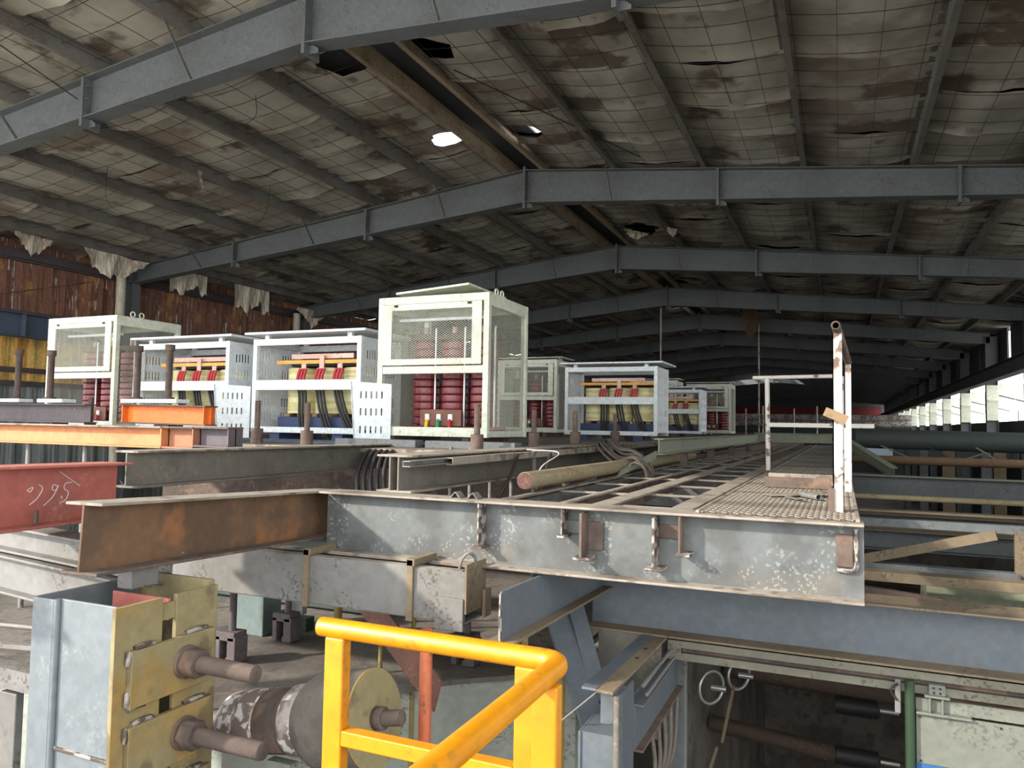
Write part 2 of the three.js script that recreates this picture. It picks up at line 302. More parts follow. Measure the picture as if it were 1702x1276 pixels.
// portal frames
function roofFrame(i) {
  const z = -6.267 - 6 * i, t = thing('roof_frame', `grey steel rafter frame across the hall, ${ordinal(i)} to the camera`, 'roof frame', [RX, -5, z], 'portal frames'), fw = 0.23;
  for (const side of [-1, 1]) {
    const A = side < 0 ? A_L - 0.12 : A_R - 0.12, X = (a) => RX + side * a, yb = (a) => 3.968 - (i === 0 && side > 0 ? 0.068 : 0.0892) * a;
    part(t, 'rafter_web', plate([[X(0), yb(0)], [X(A), yb(A)], [X(A), yr(A)], [X(0), yr(0)]], 0.01, new THREE.Matrix4().setPosition(0, 0, z)), M.frame);
    part(t, 'rafter_bottom_flange', ob([X(0), yb(0), z], [X(A), yb(A), z], fw, 0.014), M.frame);
    part(t, 'rafter_top_flange', ob([X(0), yr(0) - 0.007, z], [X(A), yr(A) - 0.007, z], fw, 0.014), M.frame);
    for (const a of [3.35, 6.7]) {
      const sp = part(t, 'splice_plate', bx(X(a) - 0.022, X(a) + 0.022, yb(a) - 0.11, yr(a) + 0.0, z - fw / 2 - 0.01, z + fw / 2 + 0.01), M.frame);
      if (i < 4) for (const q of [0.06, 0.3, 0.5]) part(sp, 'bolt', rod([X(a) + 0.02, yb(a) + q * 0.8, z + fw / 2 - 0.04], [X(a) + 0.05, yb(a) + q * 0.8, z + fw / 2 - 0.04], 0.016, 6), M.frame);
      part(t, 'gusset', plate([[X(a) - 0.02, yb(a) - 0.1], [X(a) + 0.13, yb(a) - 0.1], [X(a) + 0.13, yb(a) - 0.06], [X(a) + 0.06, yb(a) - 0.005], [X(a) - 0.02, yb(a) - 0.005]], 0.012, new THREE.Matrix4().setPosition(0, 0, z + 0.02)), M.frame);
    }
    if (i < 6) for (const a of [1.6, 4.6, 7.6]) part(t, 'fly_brace', ob([X(a), yr(a) + 0.02, z + 0.5], [X(a), yb(a) + 0.03, z + 0.08], 0.006, 0.04), M.frame);
    // column
    const cx = X(A) + side * 0.02, cm = M.frame;
    for (const s of [-1, 1]) part(t, 'column_flange', bx(cx + s * 0.17 - 0.007, cx + s * 0.17 + 0.007, -5, yb(A) + 0.25, z - 0.11, z + 0.11), cm);
    part(t, 'column_web', bx(cx - 0.17, cx + 0.17, -5, yb(A) + 0.25, z - 0.005, z + 0.005), cm);
  }
  part(t, 'splice_plate', bx(RX - 0.022, RX + 0.022, yb(0) - 0.12, yr(0) + 0.05, z - fw / 2 - 0.01, z + fw / 2 + 0.01), M.frame);
  part(t, 'gusset', plate([[RX - 0.02, yb(0) - 0.1], [RX + 0.13, yb(0) - 0.1], [RX + 0.13, yb(0) - 0.05], [RX + 0.06, yb(0) - 0.005], [RX - 0.02, yb(0) - 0.005]], 0.012, new THREE.Matrix4().setPosition(0, 0, z + 0.03)), M.frame);
}
for (let i = 0; i < 16; i++) roofFrame(i);
// thin sag rods and hanging wires at the roof
const wires = [
  ['thin brace rod crossing under the left roof near the nearest frame', [[-8.9, 4.35, -5.2], [-8.55, 3.9, -6.15]], 0.008],
  ['thin loop of wire hanging under the left roof by a purlin', [[-7.1, 4.33, -7.6], [-7.05, 4.0, -7.55], [-7.4, 3.86, -7.5]], 0.004],
  ['thin wire hanging from the left roof above the rusty wall', [[-10.9, 4.08, -8.4], [-10.85, 3.5, -8.4], [-10.2, 3.15, -8.5]], 0.004],
  ['thin wire hanging beneath the left roof ahead of the second frame', [[-9.3, 4.24, -10.4], [-9.35, 3.6, -10.3], [-9.7, 3.3, -10.1]], 0.004],
  ['thin cross brace rod slanting below the ridge vents', [[-4.5, 4.52, -8.3], [-2.9, 4.3, -11.6]], 0.008],
];
for (const [l, p, r] of wires) single('hanging_wire', l, 'wire', p.length > 2 ? tube(p, r) : rod(p[0], p[1], r, 6), M.wire);

// left wall: ribbed sheets in bands, each sheet a piece
{
  const wall = structGroup('wall_left');
  const sheet = (z0, z1, y0, y1, m, x = XL - 0.22) => {
    const s = [], n = Math.max(1, Math.round((z0 - z1) / 0.3)), w = (z0 - z1) / n;
    for (let i = 0; i < n; i++) { const a = i * w; s.push([a, 0], [a + w * 0.62, 0], [a + w * 0.7, 0.035], [a + w * 0.92, 0.035]); }
    s.push([n * w, 0]);
    const pts = [...s, ...s.slice().reverse().map(([u, v]) => [u, v - 0.004])];
    const g = plate(pts, y1 - y0);       // (along, out, height)
    g.applyMatrix4(new THREE.Matrix4().makeBasis(new THREE.Vector3(0, 0, 1), new THREE.Vector3(1, 0, 0), new THREE.Vector3(0, 1, 0)).setPosition(x, (y0 + y1) / 2, z1));
    return part(wall, 'wall_sheet', g, m, 0.45);
  };
  for (let z = -7.2; z > -33; z -= 0.9) { sheet(z, z - 0.9, 2.12, 3.62, M.rustwall); }
  for (let z = -7.2; z > -21; z -= 0.9) { sheet(z, z - 0.9, 1.62, 2.12, M.greysheet, XL - 0.23); sheet(z, z - 0.9, 0.66, 1.62, M.ochresheet, XL - 0.23); sheet(z, z - 0.9, -1.2, 0.66, M.greysheet, XL - 0.23); }
  part(wall, 'lower_wall', bx(XL - 0.4, XL - 0.27, -5, -1.2, ZE, -7.2), M.greysheet);
  part(wall, 'far_sheeting', bx(XL - 0.4, XL - 0.27, -1.2, 3.6, ZE, -21), M.rustwall);
  for (const y of [3.2, 2.1, 0.95, 0.68]) part(wall, 'girt', bx(XL - 0.18, XL - 0.08, y - 0.05, y + 0.05, ZE, -7.2), M.purple);
  part(wall, 'eave_gutter', bx(XL - 0.18, XL + 0.02, 3.18, 3.36, ZE, -7.2), M.purple);
}
ibeam('crane_beam', 'dark blue steel beam along the left wall above the yellow sheets', 'steel beam', [-14.2, 1.95, -7.4], [-14.2, 1.95, -40], { h: 0.44, w: 0.3, m: M.darkblue, stiff: [1.9, 4.6] });
single('downpipe', 'pale round downpipe beside the left wall column', 'pipe', rod([-14.75, 3.2, -11.85], [-14.75, -5, -11.85], 0.1, 18), M.pvc);
single('downpipe', 'pale round downpipe farther along the left wall below a hanging rag', 'pipe', rod([-14.75, 3.2, -17.8], [-14.75, -5, -17.8], 0.1, 18), M.pvc);
single('wall_brace_rod', 'thin rusty brace rod slanting across the rusty left wall', 'rod', rod([-15.05, 3.0, -11.4], [-15.05, 2.15, -8.6], 0.012, 6), M.rust);
// rags of insulation hanging at the left eave
function rag(label, pts, zoff, fold, m = M.rag) {       // pts: top edge [x,y,z] pairs and drop lengths
  const n = 26, r = 12, pos = [], uv = [], idx = [], k = rnd() * 6;
  for (let j = 0; j <= r; j++) for (let i = 0; i <= n; i++) {
    const u = i / n, q = u * (pts.length - 1), a = Math.min(pts.length - 2, Math.floor(q)), f = q - a, P = pts[a].map((v, e) => v + (pts[a + 1][e] - v) * f);
    const d = P[3] * (j / r) * (1 + 0.12 * Math.sin(u * 23 + k) + 0.08 * Math.sin(u * 51 + k));
    const w = fold * (0.2 + j / r) * (Math.sin(u * 17 + k + j * 0.16) + 0.5 * Math.sin(u * 39 + j * 0.3));
    pos.push(P[0] + w, P[1] - d, P[2] + zoff * (j / r) + 0.4 * w); uv.push(u * 1.5, j / r);
  }
  for (let j = 0; j < r; j++) for (let i = 0; i < n; i++) { const a = j * (n + 1) + i; idx.push(a, a + n + 1, a + 1, a + 1, a + n + 1, a + n + 2); }
  const g = new THREE.BufferGeometry(); g.setAttribute('position', new THREE.Float32BufferAttribute(pos, 3)); g.setAttribute('uv', new THREE.Float32BufferAttribute(uv, 2)); g.setIndex(idx); g.computeVertexNormals();
  const o = new THREE.Mesh(g, m); o.castShadow = o.receiveShadow = true; o.name = numbered('insulation_rag'); g.computeBoundingBox(); const c = g.boundingBox.getCenter(new THREE.Vector3()); g.translate(-c.x, -c.y, -c.z); o.position.copy(c);
  o.userData = { label, category: 'insulation', group: 'torn insulation at the eave' }; scene.add(o); return o;
}
rag('bulging pale insulation rag at the far left end of the eave', [[-14.6, 3.62, -9.35, 0.1], [-14.6, 3.6, -9.7, 0.42], [-14.6, 3.58, -10.1, 0.1]], 0, 0.05);
rag('large creased insulation sheet drooping left of the second frame', [[-14.3, 3.6, -10.55, 0.08], [-14.3, 3.58, -10.9, 0.5], [-14.3, 3.55, -11.3, 0.52], [-14.3, 3.5, -11.75, 0.3], [-14.2, 3.5, -12.1, 0.05]], 0, 0.07);
rag('frayed pale insulation rag just right of the second frame\'s column', [[-14.3, 3.53, -12.75, 0.48], [-14.3, 3.53, -13.1, 0.56], [-14.3, 3.53, -13.5, 0.32], [-14.3, 3.54, -13.9, 0.5]], 0, 0.05);
rag('long ragged insulation rag with two hanging tails on the left wall', [[-14.3, 3.54, -14.8, 0.6], [-14.3, 3.54, -15.3, 0.66], [-14.3, 3.54, -15.7, 0.38], [-14.3, 3.54, -16.1, 0.7]], 0, 0.06);
rag('triangular insulation rag above the second downpipe', [[-14.5, 3.35, -17.5, 0.05], [-14.5, 3.35, -18.2, 0.5], [-14.5, 3.4, -19, 0.05]], 0, 0.05);
rag('small torn flap of insulation under the left roof middle', [[-9.65, 4.12, -9.1, 0.06], [-9.75, 4.12, -9.3, 0.22], [-9.85, 4.11, -9.42, 0.2]], 0.03, 0.02);
rag('small torn flap of insulation below the first right purlin', [[-3.5, 4.42, -16.3, 0.05], [-3.4, 4.42, -16.5, 0.2], [-3.3, 4.42, -16.6, 0.12]], 0.03, 0.02);
rag('torn insulation tuft hanging by the ridge beyond the second frame', [[-4.6, 4.62, -16.9, 0.05], [-4.4, 4.6, -17.1, 0.22], [-4.1, 4.56, -17.3, 0.05]], 0.03, 0.03);

rag('brown tuft of insulation hanging by the long thin rod far down the hall', [[-3.3, 4.45, -28.9, 0.5], [-3.0, 4.45, -28.9, 1.15], [-2.8, 4.42, -28.9, 0.6]], 0, 0.06, M.brown);
// right wall: upper sheeting over a crane girder, open strip, lower wall
{
  const wall = structGroup('wall_right');
  for (let z = -14; z > ZE + 4; z -= 3) part(wall, 'wall_sheet', bx(XR + 0.25, XR + 0.3, 1.9, 3.7, z - 2.96, z - (z === -29 ? 0.5 : 0)), M.roofsheet);
  part(wall, 'lower_wall', bx(XR + 0.6, XR + 0.75, -5, 0.45, ZE, -12), M.roofsheet);
  part(wall, 'added_sheeting', bx(XR + 0.25, XR + 0.3, -5, 3.7, -12, -3.5), M.greysheet);  // out of view; lengthened to shade the right side, pale for some bounce
}
ibeam('crane_beam', 'dark crane girder running along the right side columns', 'steel beam', [4.25, 2.02, -8], [4.25, 2.02, ZE + 2], { h: 0.42, w: 0.3, m: M.frame });
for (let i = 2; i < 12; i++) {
  const z = -6.267 - 6 * i, t = thing('column_bracket', `pale steel bracket and post with sunlit tone painted in at the bright right side opening, ${ordinal(i - 2)}`, 'bracket', [5.15, 0.4, z], 'brackets in the right opening');
  part(t, 'post', bx(4.58, 4.92, 0.45, 1.65, z + 0.12, z + 0.15), M.cream);  // plate over the grey column face; its sunlit look is in the colour
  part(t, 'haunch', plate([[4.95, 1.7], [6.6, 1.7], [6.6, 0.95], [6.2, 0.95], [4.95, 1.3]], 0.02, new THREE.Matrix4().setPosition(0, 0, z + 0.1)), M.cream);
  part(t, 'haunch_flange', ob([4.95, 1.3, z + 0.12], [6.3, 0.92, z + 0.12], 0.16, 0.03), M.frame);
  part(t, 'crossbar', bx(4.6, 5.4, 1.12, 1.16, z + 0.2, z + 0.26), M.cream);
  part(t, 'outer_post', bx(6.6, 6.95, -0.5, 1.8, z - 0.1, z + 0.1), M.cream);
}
// near end of the hall: unseen right wall and plinth added to block light, left side open for daylight
struct('wall_near_added', bx(2.8, XR + 0.3, -5, 4.3, 2.5, 2.6), M.greysheet);
struct('wall_plinth_added', bx(XL - 0.3, XR + 0.25, -5, -1.67, 0.4, 0.5), M.concrete);
// far gable
{
  const wall = structGroup('wall_far');
  part(wall, 'gable_sheet', plate([[XL - 0.4, -5], [XR + 0.7, -5], [XR + 0.7, 3.7], [RX, 4.9], [XL - 0.4, 3.6]], 0.2, new THREE.Matrix4().setPosition(0, 0, ZE)), M.roofsheet);
  part(wall, 'red_band', bx(-15.2, 4.6, 1.9, 3.0, ZE + 0.12, ZE + 0.2), M.darkred);
}
// =================================================================== FURNACE TOP: deck, cabinets, transformers
struct('floor_deck', merge([bx(-10.6, -2.42, -0.26, -0.22, -60, -5.65), bx(-10.6, -2.42, -1.5, -0.26, -9.7, -9.6)]), M.dust);
struct('wall_furnace', merge([bx(-10.6, -2.3, -1.6, -0.3, -9.6, -9.5), bx(-2.42, -2.3, -1.6, -0.45, -56, -7.5), bx(-2.3, 0.1, -1.3, -1.2, -56, -6)]), M.rust);
const I4 = () => new THREE.Matrix4();
const YZ = (x) => new THREE.Matrix4().makeBasis(new THREE.Vector3(0, 0, -1), new THREE.Vector3(0, 1, 0), new THREE.Vector3(1, 0, 0)).setPosition(x, 0, 0);   // shape x -> -z, shape y -> y
const slot = (x, y, w, h) => { const p = new THREE.Path(), r = w / 2; p.moveTo(x - r, y - h / 2 + r); p.absarc(x, y + h / 2 - r, r, Math.PI, 0, true); p.absarc(x, y - h / 2 + r, r, 0, -Math.PI, true); return p; };
function slotted(w, h, slots, d = 0.003, outline) {
  const s = new THREE.Shape((outline ?? [[0, 0], [w, 0], [w, h], [0, h]]).map((p) => new THREE.Vector2(...p)));
  for (const q of slots) s.holes.push(slot(...q));
  return new THREE.ExtrudeGeometry(s, { depth: d, bevelEnabled: false, curveSegments: 4 });
}
function expanded(w, h, px = 0.042, py = 0.025, t = 0.0023) {        // expanded-metal sheet in the xy plane
  const L = [], nx = Math.max(2, Math.round(w / px)), ny = Math.max(2, Math.round(h / py)), ax = w / nx, ay = h / ny;
  for (let j = 0; j < ny; j++) for (let i = 0; i < nx; i++) {
    const x = i * ax, y = j * ay;
    for (const [a, b] of [[[x, y + ay / 2], [x + ax / 2, y]], [[x + ax / 2, y], [x + ax, y + ay / 2]], [[x, y + ay / 2], [x + ax / 2, y + ay]], [[x + ax / 2, y + ay], [x + ax, y + ay / 2]]])
      L.push(ob([a[0], a[1], 0], [b[0], b[1], 0], t, t));
  }
  return merge(L);
}
const CW = 1.55, CH = 1.11, CD = 0.85, Y0 = -0.13;
const sideSlots = () => { const q = []; for (const y of [0.86, 0.66, 0.32, 0.14]) for (let i = 0; i < 5; i++) q.push([0.07 + i * 0.05, y, 0.023, 0.11]); for (const y of [0.86, 0.66, 0.32, 0.14]) for (let i = 0; i < 5; i++) q.push([0.47 + i * 0.05, y, 0.023, 0.11]); return q; };
function whiteCabinet(x0, z0, label) {
  const t = thing('open_cabinet', label, 'cabinet', [x0, Y0, z0], 'white open-fronted transformer cabinets'), x1 = x0 + CW, y1 = Y0 + CH, zb = z0 - CD, w = 0.06;
  for (const x of [x0, x1 - w]) for (const z of [z0, zb + w]) part(t, 'corner_post', rb(x, x + w, Y0, y1, z - w, z), M.white);
  for (const z of [z0 - 0.004, zb + 0.04]) { part(t, 'top_rail', rb(x0 + w, x1 - w, y1 - 0.08, y1 - 0.002, z - 0.035, z), M.white); part(t, 'bottom_rail', rb(x0 + w, x1 - w, Y0 + 0.002, Y0 + 0.07, z - 0.035, z), M.white); }
  part(t, 'middle_rail', rb(x0 + w, x1 - w, 0.37, 0.49, z0 - 0.036, z0 - 0.002), M.white);
  for (const x of [x0, x1 - w]) part(t, 'top_rail', rb(x + 0.004, x + w - 0.004, y1 - 0.07, y1 - 0.004, zb + w, z0 - w), M.white);
  for (const x of [x0 + 0.002, x1 - 0.006]) part(t, 'louvred_side', slotted(CD - 2 * w, CH - 0.1, sideSlots()).applyMatrix4(YZ(x)).translate(0, Y0 + 0.05, z0 - w), M.white);
  part(t, 'lid', rb(x0 - 0.07, x1 + 0.1, y1 + 0.045, y1 + 0.075, zb - 0.12, z0 + 0.08, 0.008), M.white);
  for (const x of [x0 + 0.14, x1 - 0.22]) for (const z of [z0 - 0.04, zb + 0.1]) part(t, 'lid_stub', bx(x, x + 0.06, y1 - 0.01, y1 + 0.045, z - 0.04, z), M.white);
  for (const x of [x0 + 0.25, x1 - 0.4]) part(t, 'skid', bx(x, x + 0.14, -0.22, Y0, zb, z0 - 0.05), M.navy);
  for (const y of [0.4, 0.46, 0.9, -0.08]) for (const x of [x0 + 0.03, x1 - 0.03]) part(t, 'rivet', rod([x, y, z0], [x, y, z0 + 0.006], 0.008, 8), M.zinc);
  return t;
}
function yellowTransformer(x0, z0, label) {
  const t = thing('transformer', label, 'transformer', [x0, Y0, z0], 'transformers with yellow coils');
  const zc = z0 - 0.44, cx = [0.43, 0.84, 1.25].map((v) => x0 + v);
  part(t, 'base', rb(x0 + 0.2, x0 + 1.47, Y0 + 0.02, 0.06, zc - 0.16, zc + 0.2), M.navy);
  part(t, 'upper_yoke', rb(x0 + 0.3, x0 + 1.47, 0.67, 0.72, zc - 0.1, zc + 0.1), M.black);
  for (const x of cx) {
    const prof = [[0, 0.1], [0, 0.183]]; for (let k = 0; k <= 24; k++) prof.push([0.005 + k * 0.0225, 0.193 + (k % 2) * 0.005]); prof.push([0.55, 0.183], [0.55, 0.09]);
    part(t, 'coil', lathe([x, 0.1, zc], [x, 1, zc], prof, 24), M.coilyellow);
    part(t, 'core_leg', rod([x, 0.05, zc], [x, 0.7, zc], 0.085, 12), M.black);
    for (const s of [-0.1, 0.1]) part(t, 'wooden_block', rb(x + s - 0.04, x + s + 0.04, 0.06, 0.1, zc + 0.05, zc + 0.2), M.wood);
  }
  part(t, 'busbar', rb(x0 + 0.2, x0 + 1.47, 0.69, 0.735, z0 - 0.2, z0 - 0.185, 0.004), M.bus);
  part(t, 'copper_bar', rb(x0 + 0.4, x0 + 1.3, 0.75, 0.81, z0 - 0.24, z0 - 0.21, 0.006), M.copper);
  [0.62, 0.88, 1.14].forEach((o, i) => {
    const x = x0 + o, zl = z0 - 0.17;
    part(t, 'lug_plate', rb(x - 0.035, x + 0.035, 0.6, i === 1 ? 0.79 : 0.69, zl - 0.012, zl), M.copper);
    for (let k = 0; k < 3; k++) {
      const q = x - 0.05 + k * 0.045, dx = [0.02, 0.12, 0.18][i];
      part(t, 'cable_sleeve', tube([[q + 0.02, 0.63, zl + 0.02], [q, 0.56, zl + 0.03], [q - 0.01, 0.5, zl + 0.03]], 0.017, 6), M.shrink);
      part(t, 'cable', tube([[q - 0.01, 0.51, zl + 0.03], [q + 0.02, 0.3, zl + 0.02], [q + dx * 0.5, 0.08, zl], [q + dx, -0.1, zl - 0.02], [q + dx + 0.05, -0.21, zl - 0.03]], 0.016, 18), M.cable);
    }
  });
  return t;
}
const TW = 1.33, TH = 1.485, TD = 1.05;
const frontNet = expanded(0.95, 0.52), sideNet = expanded(TD - 0.14, TH - 0.2);
function tallCabinet(x0, z0, label, tilt) {
  const t = thing('mesh_cabinet', label, 'cabinet', [x0, Y0, z0], 'tall cream mesh-sided cabinets'), x1 = x0 + TW, y1 = Y0 + TH, zb = z0 - TD, w = 0.065;
  for (const x of [x0, x1 - w]) for (const z of [z0, zb + w]) part(t, 'corner_post', rb(x, x + w, Y0, y1, z - w, z), M.cream);
  for (const z of [z0 - 0.002, zb + 0.04]) { part(t, 'top_rail', rb(x0 + w, x1 - w, y1 - 0.08, y1 - 0.002, z - 0.038, z), M.cream); part(t, 'bottom_rail', rb(x0 + w, x1 - w, Y0 + 0.002, Y0 + 0.1, z - 0.038, z), M.cream); }
  part(t, 'middle_rail', rb(x0 + w, x1 - w, 0.53, 0.61, z0 - 0.04, z0 - 0.004), M.cream);
  for (const x of [x0 + 0.003, x1 - w + 0.003]) { part(t, 'side_top_rail', rb(x, x + w - 0.006, y1 - 0.13, y1 - 0.004, zb + w, z0 - w), M.cream); part(t, 'side_bottom_rail', rb(x, x + w - 0.006, Y0 + 0.004, Y0 + 0.07, zb + w, z0 - w), M.cream); }
  part(t, 'roof_plate', rb(x0 + 0.02, x1 - 0.02, y1 - 0.004, y1 + 0.006, zb + 0.02, z0 - 0.02, 0.003), M.cream);
  // upper door
  const d = new THREE.Group(); d.name = 'mesh_door'; t.add(d); d.position.set(0.075, 0.75, 0.012);
  for (const [n, a, b, c, e] of [['door_stile', 0, 0.11, 0, 0.65], ['door_stile', 1.07, 1.18, 0, 0.65], ['door_rail', 0.11, 1.07, 0, 0.065], ['door_rail', 0.11, 1.07, 0.585, 0.65]])
    part(d, n, rb(x0 + 0.075 + a, x0 + 0.075 + b, Y0 + 0.75 + c, Y0 + 0.75 + e, z0 + 0.002, z0 + 0.022, 0.004), M.cream);
  const n1 = mesh('expanded_mesh', frontNet, M.cream); n1.position.set(0.115, 0.065, 0); d.add(n1);
  for (const q of [0.14, 1.02]) part(d, 'door_latch', bx(x0 + 0.075 + q, x0 + 0.12 + q, 0.62 + 0.62, 0.62 + 0.645, z0 + 0.022, z0 + 0.028), M.black);
  for (const x of [TW - 0.02, 0.02]) { const n = mesh('expanded_mesh', sideNet, M.cream); n.rotation.y = Math.PI / 2; n.position.set(x, 0.08, -0.07); t.add(n); }
  // lifting rings
  for (const q of [0.28, 0.42]) { const g = new THREE.TorusGeometry(0.035, 0.009, 6, 14).rotateY(Math.PI / 2).translate(x1 - 0.05, y1 + 0.045, z0 - q); part(t, 'lifting_ring', g, M.cream); }
  if (tilt) part(t, 'loose_cover_plate', ob([x0 + 0.2, y1 + 0.045, z0 - 0.5], [x1 - 0.25, y1 + 0.105, z0 - 0.5], 0.95, 0.022), M.cream);
  else if (tilt !== null) part(t, 'loose_cover_plate', rb(x0 - 0.05, x1 + 0.05, y1 + 0.05, y1 + 0.07, zb + 0.1, z0 - 0.15), M.cream);
  for (const x of [x0 + 0.14, x1 - 0.3]) part(t, 'skid', bx(x, x + 0.08, -0.22, Y0, zb, z0 - 0.03), M.rust);
  part(t, 'bolt', rod([x0 + 0.3, Y0 + 0.05, z0], [x0 + 0.3, Y0 + 0.05, z0 + 0.012], 0.012, 8), M.zinc);
  return t;
}
const disc = lathe([0, 0, 0], [0, 1, 0], [[0, 0.07], [0, 0.14], [0.008, 0.148], [0.066, 0.148], [0.074, 0.14], [0.074, 0.07]], 24);
function redTransformer(x0, z0, label) {
  const t = thing('transformer', label, 'transformer', [x0, Y0, z0], 'transformers with red coils'), zc = z0 - 0.5;
  part(t, 'base', rb(x0 + 0.1, x0 + 1.25, Y0 + 0.01, -0.02, zc - 0.14, zc + 0.14), M.coilred);
  for (const o of [0.33, 0.69, 1.05]) {
    for (let k = 0; k < 11; k++) { const m = mesh('coil_disc', disc, M.coilred, 1, true); m.position.set(o, 0.13 + k * 0.083, -0.5); t.add(m); }
    part(t, 'core_leg', rod([x0 + o, -0.02, zc], [x0 + o, 1.0, zc], 0.1, 12), M.rust);
    part(t, 'terminal_stud', rod([x0 + o, 0.95, zc + 0.02], [x0 + o, 1.08, zc + 0.02], 0.03, 10), M.copper);
    part(t, 'tie_rod', rod([x0 + o + 0.18, -0.02, zc + 0.12], [x0 + o + 0.18, 1.06, zc + 0.12], 0.013, 8), M.zinc);
  }
  part(t, 'upper_yoke', rb(x0 + 0.18, x0 + 1.2, 0.93, 1.0, zc - 0.12, zc + 0.12), M.rust);
  part(t, 'insulator_bar', rod([x0 + 0.15, 1.13, z0 - 0.2], [x0 + 1.2, 1.13, z0 - 0.2], 0.018, 10), M.white);
  part(t, 'terminal_board', rb(x0 + 0.42, x0 + 0.92, -0.02, 0.16, z0 - 0.24, z0 - 0.22), M.primerbrown);
  [[0.52, M.ylug], [0.66, M.green], [0.8, M.shrink]].forEach(([o, m]) => {
    part(t, 'terminal', rb(x0 + o - 0.025, x0 + o + 0.025, 0.04, 0.11, z0 - 0.22, z0 - 0.19), M.white);
    part(t, 'cable_tail', tube([[x0 + o, 0.05, z0 - 0.2], [x0 + o + 0.005, -0.02, z0 - 0.17], [x0 + o + 0.01, -0.1, z0 - 0.17]], 0.02, 8, 8), m);
  });
  part(t, 'red_pipe', tube([[x0 + 0.2, -0.06, z0 - 0.15], [x0 + 0.6, -0.08, z0 - 0.14], [x0 + 1.15, -0.06, z0 - 0.15]], 0.014, 12), M.shrink);
  return t;
}
whiteCabinet(-8.41, -7.06, 'white open cabinet between the left mesh cabinet and another white one, behind the orange beam');
yellowTransformer(-8.41, -7.06, 'yellow-coil transformer in the white cabinet behind the orange beam');
whiteCabinet(-6.46, -7.03, 'larger looking white open cabinet directly left of the tall central cabinet');
yellowTransformer(-6.46, -7.03, 'yellow-coil transformer in the white cabinet left of the tall central cabinet');
whiteCabinet(-4.2, -11.83, 'white open cabinet right of the tall central cabinet, in the row behind');
yellowTransformer(-4.2, -11.83, 'yellow-coil transformer in the white cabinet right of the tall central cabinet');
whiteCabinet(-4.735, -19.12, 'small distant white open cabinet before the farthest cream cabinet');
yellowTransformer(-4.735, -19.12, 'dim yellow-coil transformer in the small distant white cabinet');
tallCabinet(-4.6, -6.89, 'tall cream mesh cabinet in the centre with a tilted cover plate on top', true);
redTransformer(-4.6, -6.89, 'red-coil transformer inside the tall central mesh cabinet');
tallCabinet(-9.98, -6.91, 'tall cream mesh cabinet at the far left by the rusty wall', null);
redTransformer(-9.98, -6.91, 'red-coil transformer inside the leftmost mesh cabinet');
tallCabinet(-6.59, -14.33, 'tall cream cabinet half hidden behind the central cabinet\'s right side', false);
redTransformer(-6.59, -14.33, 'red-coil transformer half hidden behind the central cabinet\'s right side');
tallCabinet(-5.59, -21.4, 'distant cream cabinet peeping out right behind a white open cabinet', false);
tallCabinet(-4.34, -23.32, 'farthest tall cream cabinet at the right end of the row', false);
redTransformer(-4.34, -23.32, 'red-coil transformer inside the farthest cream cabinet');
// loose louvred panels leaning on the white cabinets
function loosePanel(x0, z, label) {
  const q = []; for (const y of [0.5, 0.32, 0.13]) for (let i = 0; i < 5; i++) q.push([0.1 + i * 0.055, y, 0.018, 0.08]);
  const t = thing('loose_panel', label, 'panel', [x0, -0.2, z], 'loose louvred panels');
  part(t, 'sheet', slotted(0.42, 0.64, q, 0.004, [[0.05, 0], [0.42, 0], [0.42, 0.62], [0, 0.64]]).rotateY(0.5).translate(x0, -0.2, z), M.white);
  part(t, 'folded_edge', ob([x0, 0.44, z + 0.006], [x0 + 0.044, -0.2, z - 0.02], 0.035, 0.004, [1, 0, 0]), M.white);
}
loosePanel(-6.91, -6.9, 'loose white louvred panel leaning on the cabinet behind the orange beam');
loosePanel(-4.76, -6.66, 'loose white louvred panel leaning between the white and the tall central cabinet');
// blue floor plates and channel rails at the deck edge
single('deck_plate', 'blue-grey chequer plate lying along the deck edge before the cabinets', 'plate', rb(-6.6, -2.7, -0.22, -0.19, -6.75, -6.25), M.darkblue);
for (const [x, l] of [[-4.5, 'short channel rail under the front of the tall central cabinet'], [-3.5, 'short blue-grey channel rail right of the tall central cabinet\'s foot']]) single('channel_rail', l, 'rail', rb(x, x + 0.9, -0.22, -0.15, -6.2, -6.05), M.frame);

// =================================================================== STEEL BEAMS ROUND THE FURNACE HEAD
ibeam('steel_beam', 'long grey steel beam across the middle with brackets on its web', 'steel beam', [-2.93, -0.42, -3.89], [0.095, -0.42, -3.89], { h: 0.365, w: 0.2, m: M.steel, top: M.dust, bottom: M.dust });
ibeam('steel_beam', 'rusty brown beam running back to the left end of the long grey beam', 'steel beam', [-2.9, -0.35, -2.2], [-3.08, -0.435, -4.1], { h: 0.3, w: 0.2, m: M.brown, top: M.dust, bottom: M.rust });
const redBeam = ibeam('steel_beam', 'red-painted beam with chalk marks at the left edge', 'steel beam', [-3.55, -0.22, -1.6], [-3.85, -0.25, -3.12], { h: 0.31, w: 0.22, m: M.red, top: M.red });
ibeam('steel_beam', 'dusty grey beam running back behind the red and brown beams', 'steel beam', [-3.85, -0.185, -3.18], [-3.95, -0.19, -6.1], { h: 0.22, w: 0.18, m: M.dustysteel, top: M.dust });
ibeam('steel_beam', 'long peach-orange beam at the left, lower of the two orange beams', 'steel beam', [-7.6, -0.052, -4.25], [-4.7, -0.052, -4.25], { h: 0.165, w: 0.16, m: M.peach, top: M.dust, stiff: [2.895] });
ibeam('steel_beam', 'short brownish orange beam end butting the long peach beam', 'steel beam', [-4.69, -0.05, -4.25], [-4.38, -0.05, -4.25], { h: 0.165, w: 0.16, m: M.browned, top: M.rust, stiff: [0.305] });
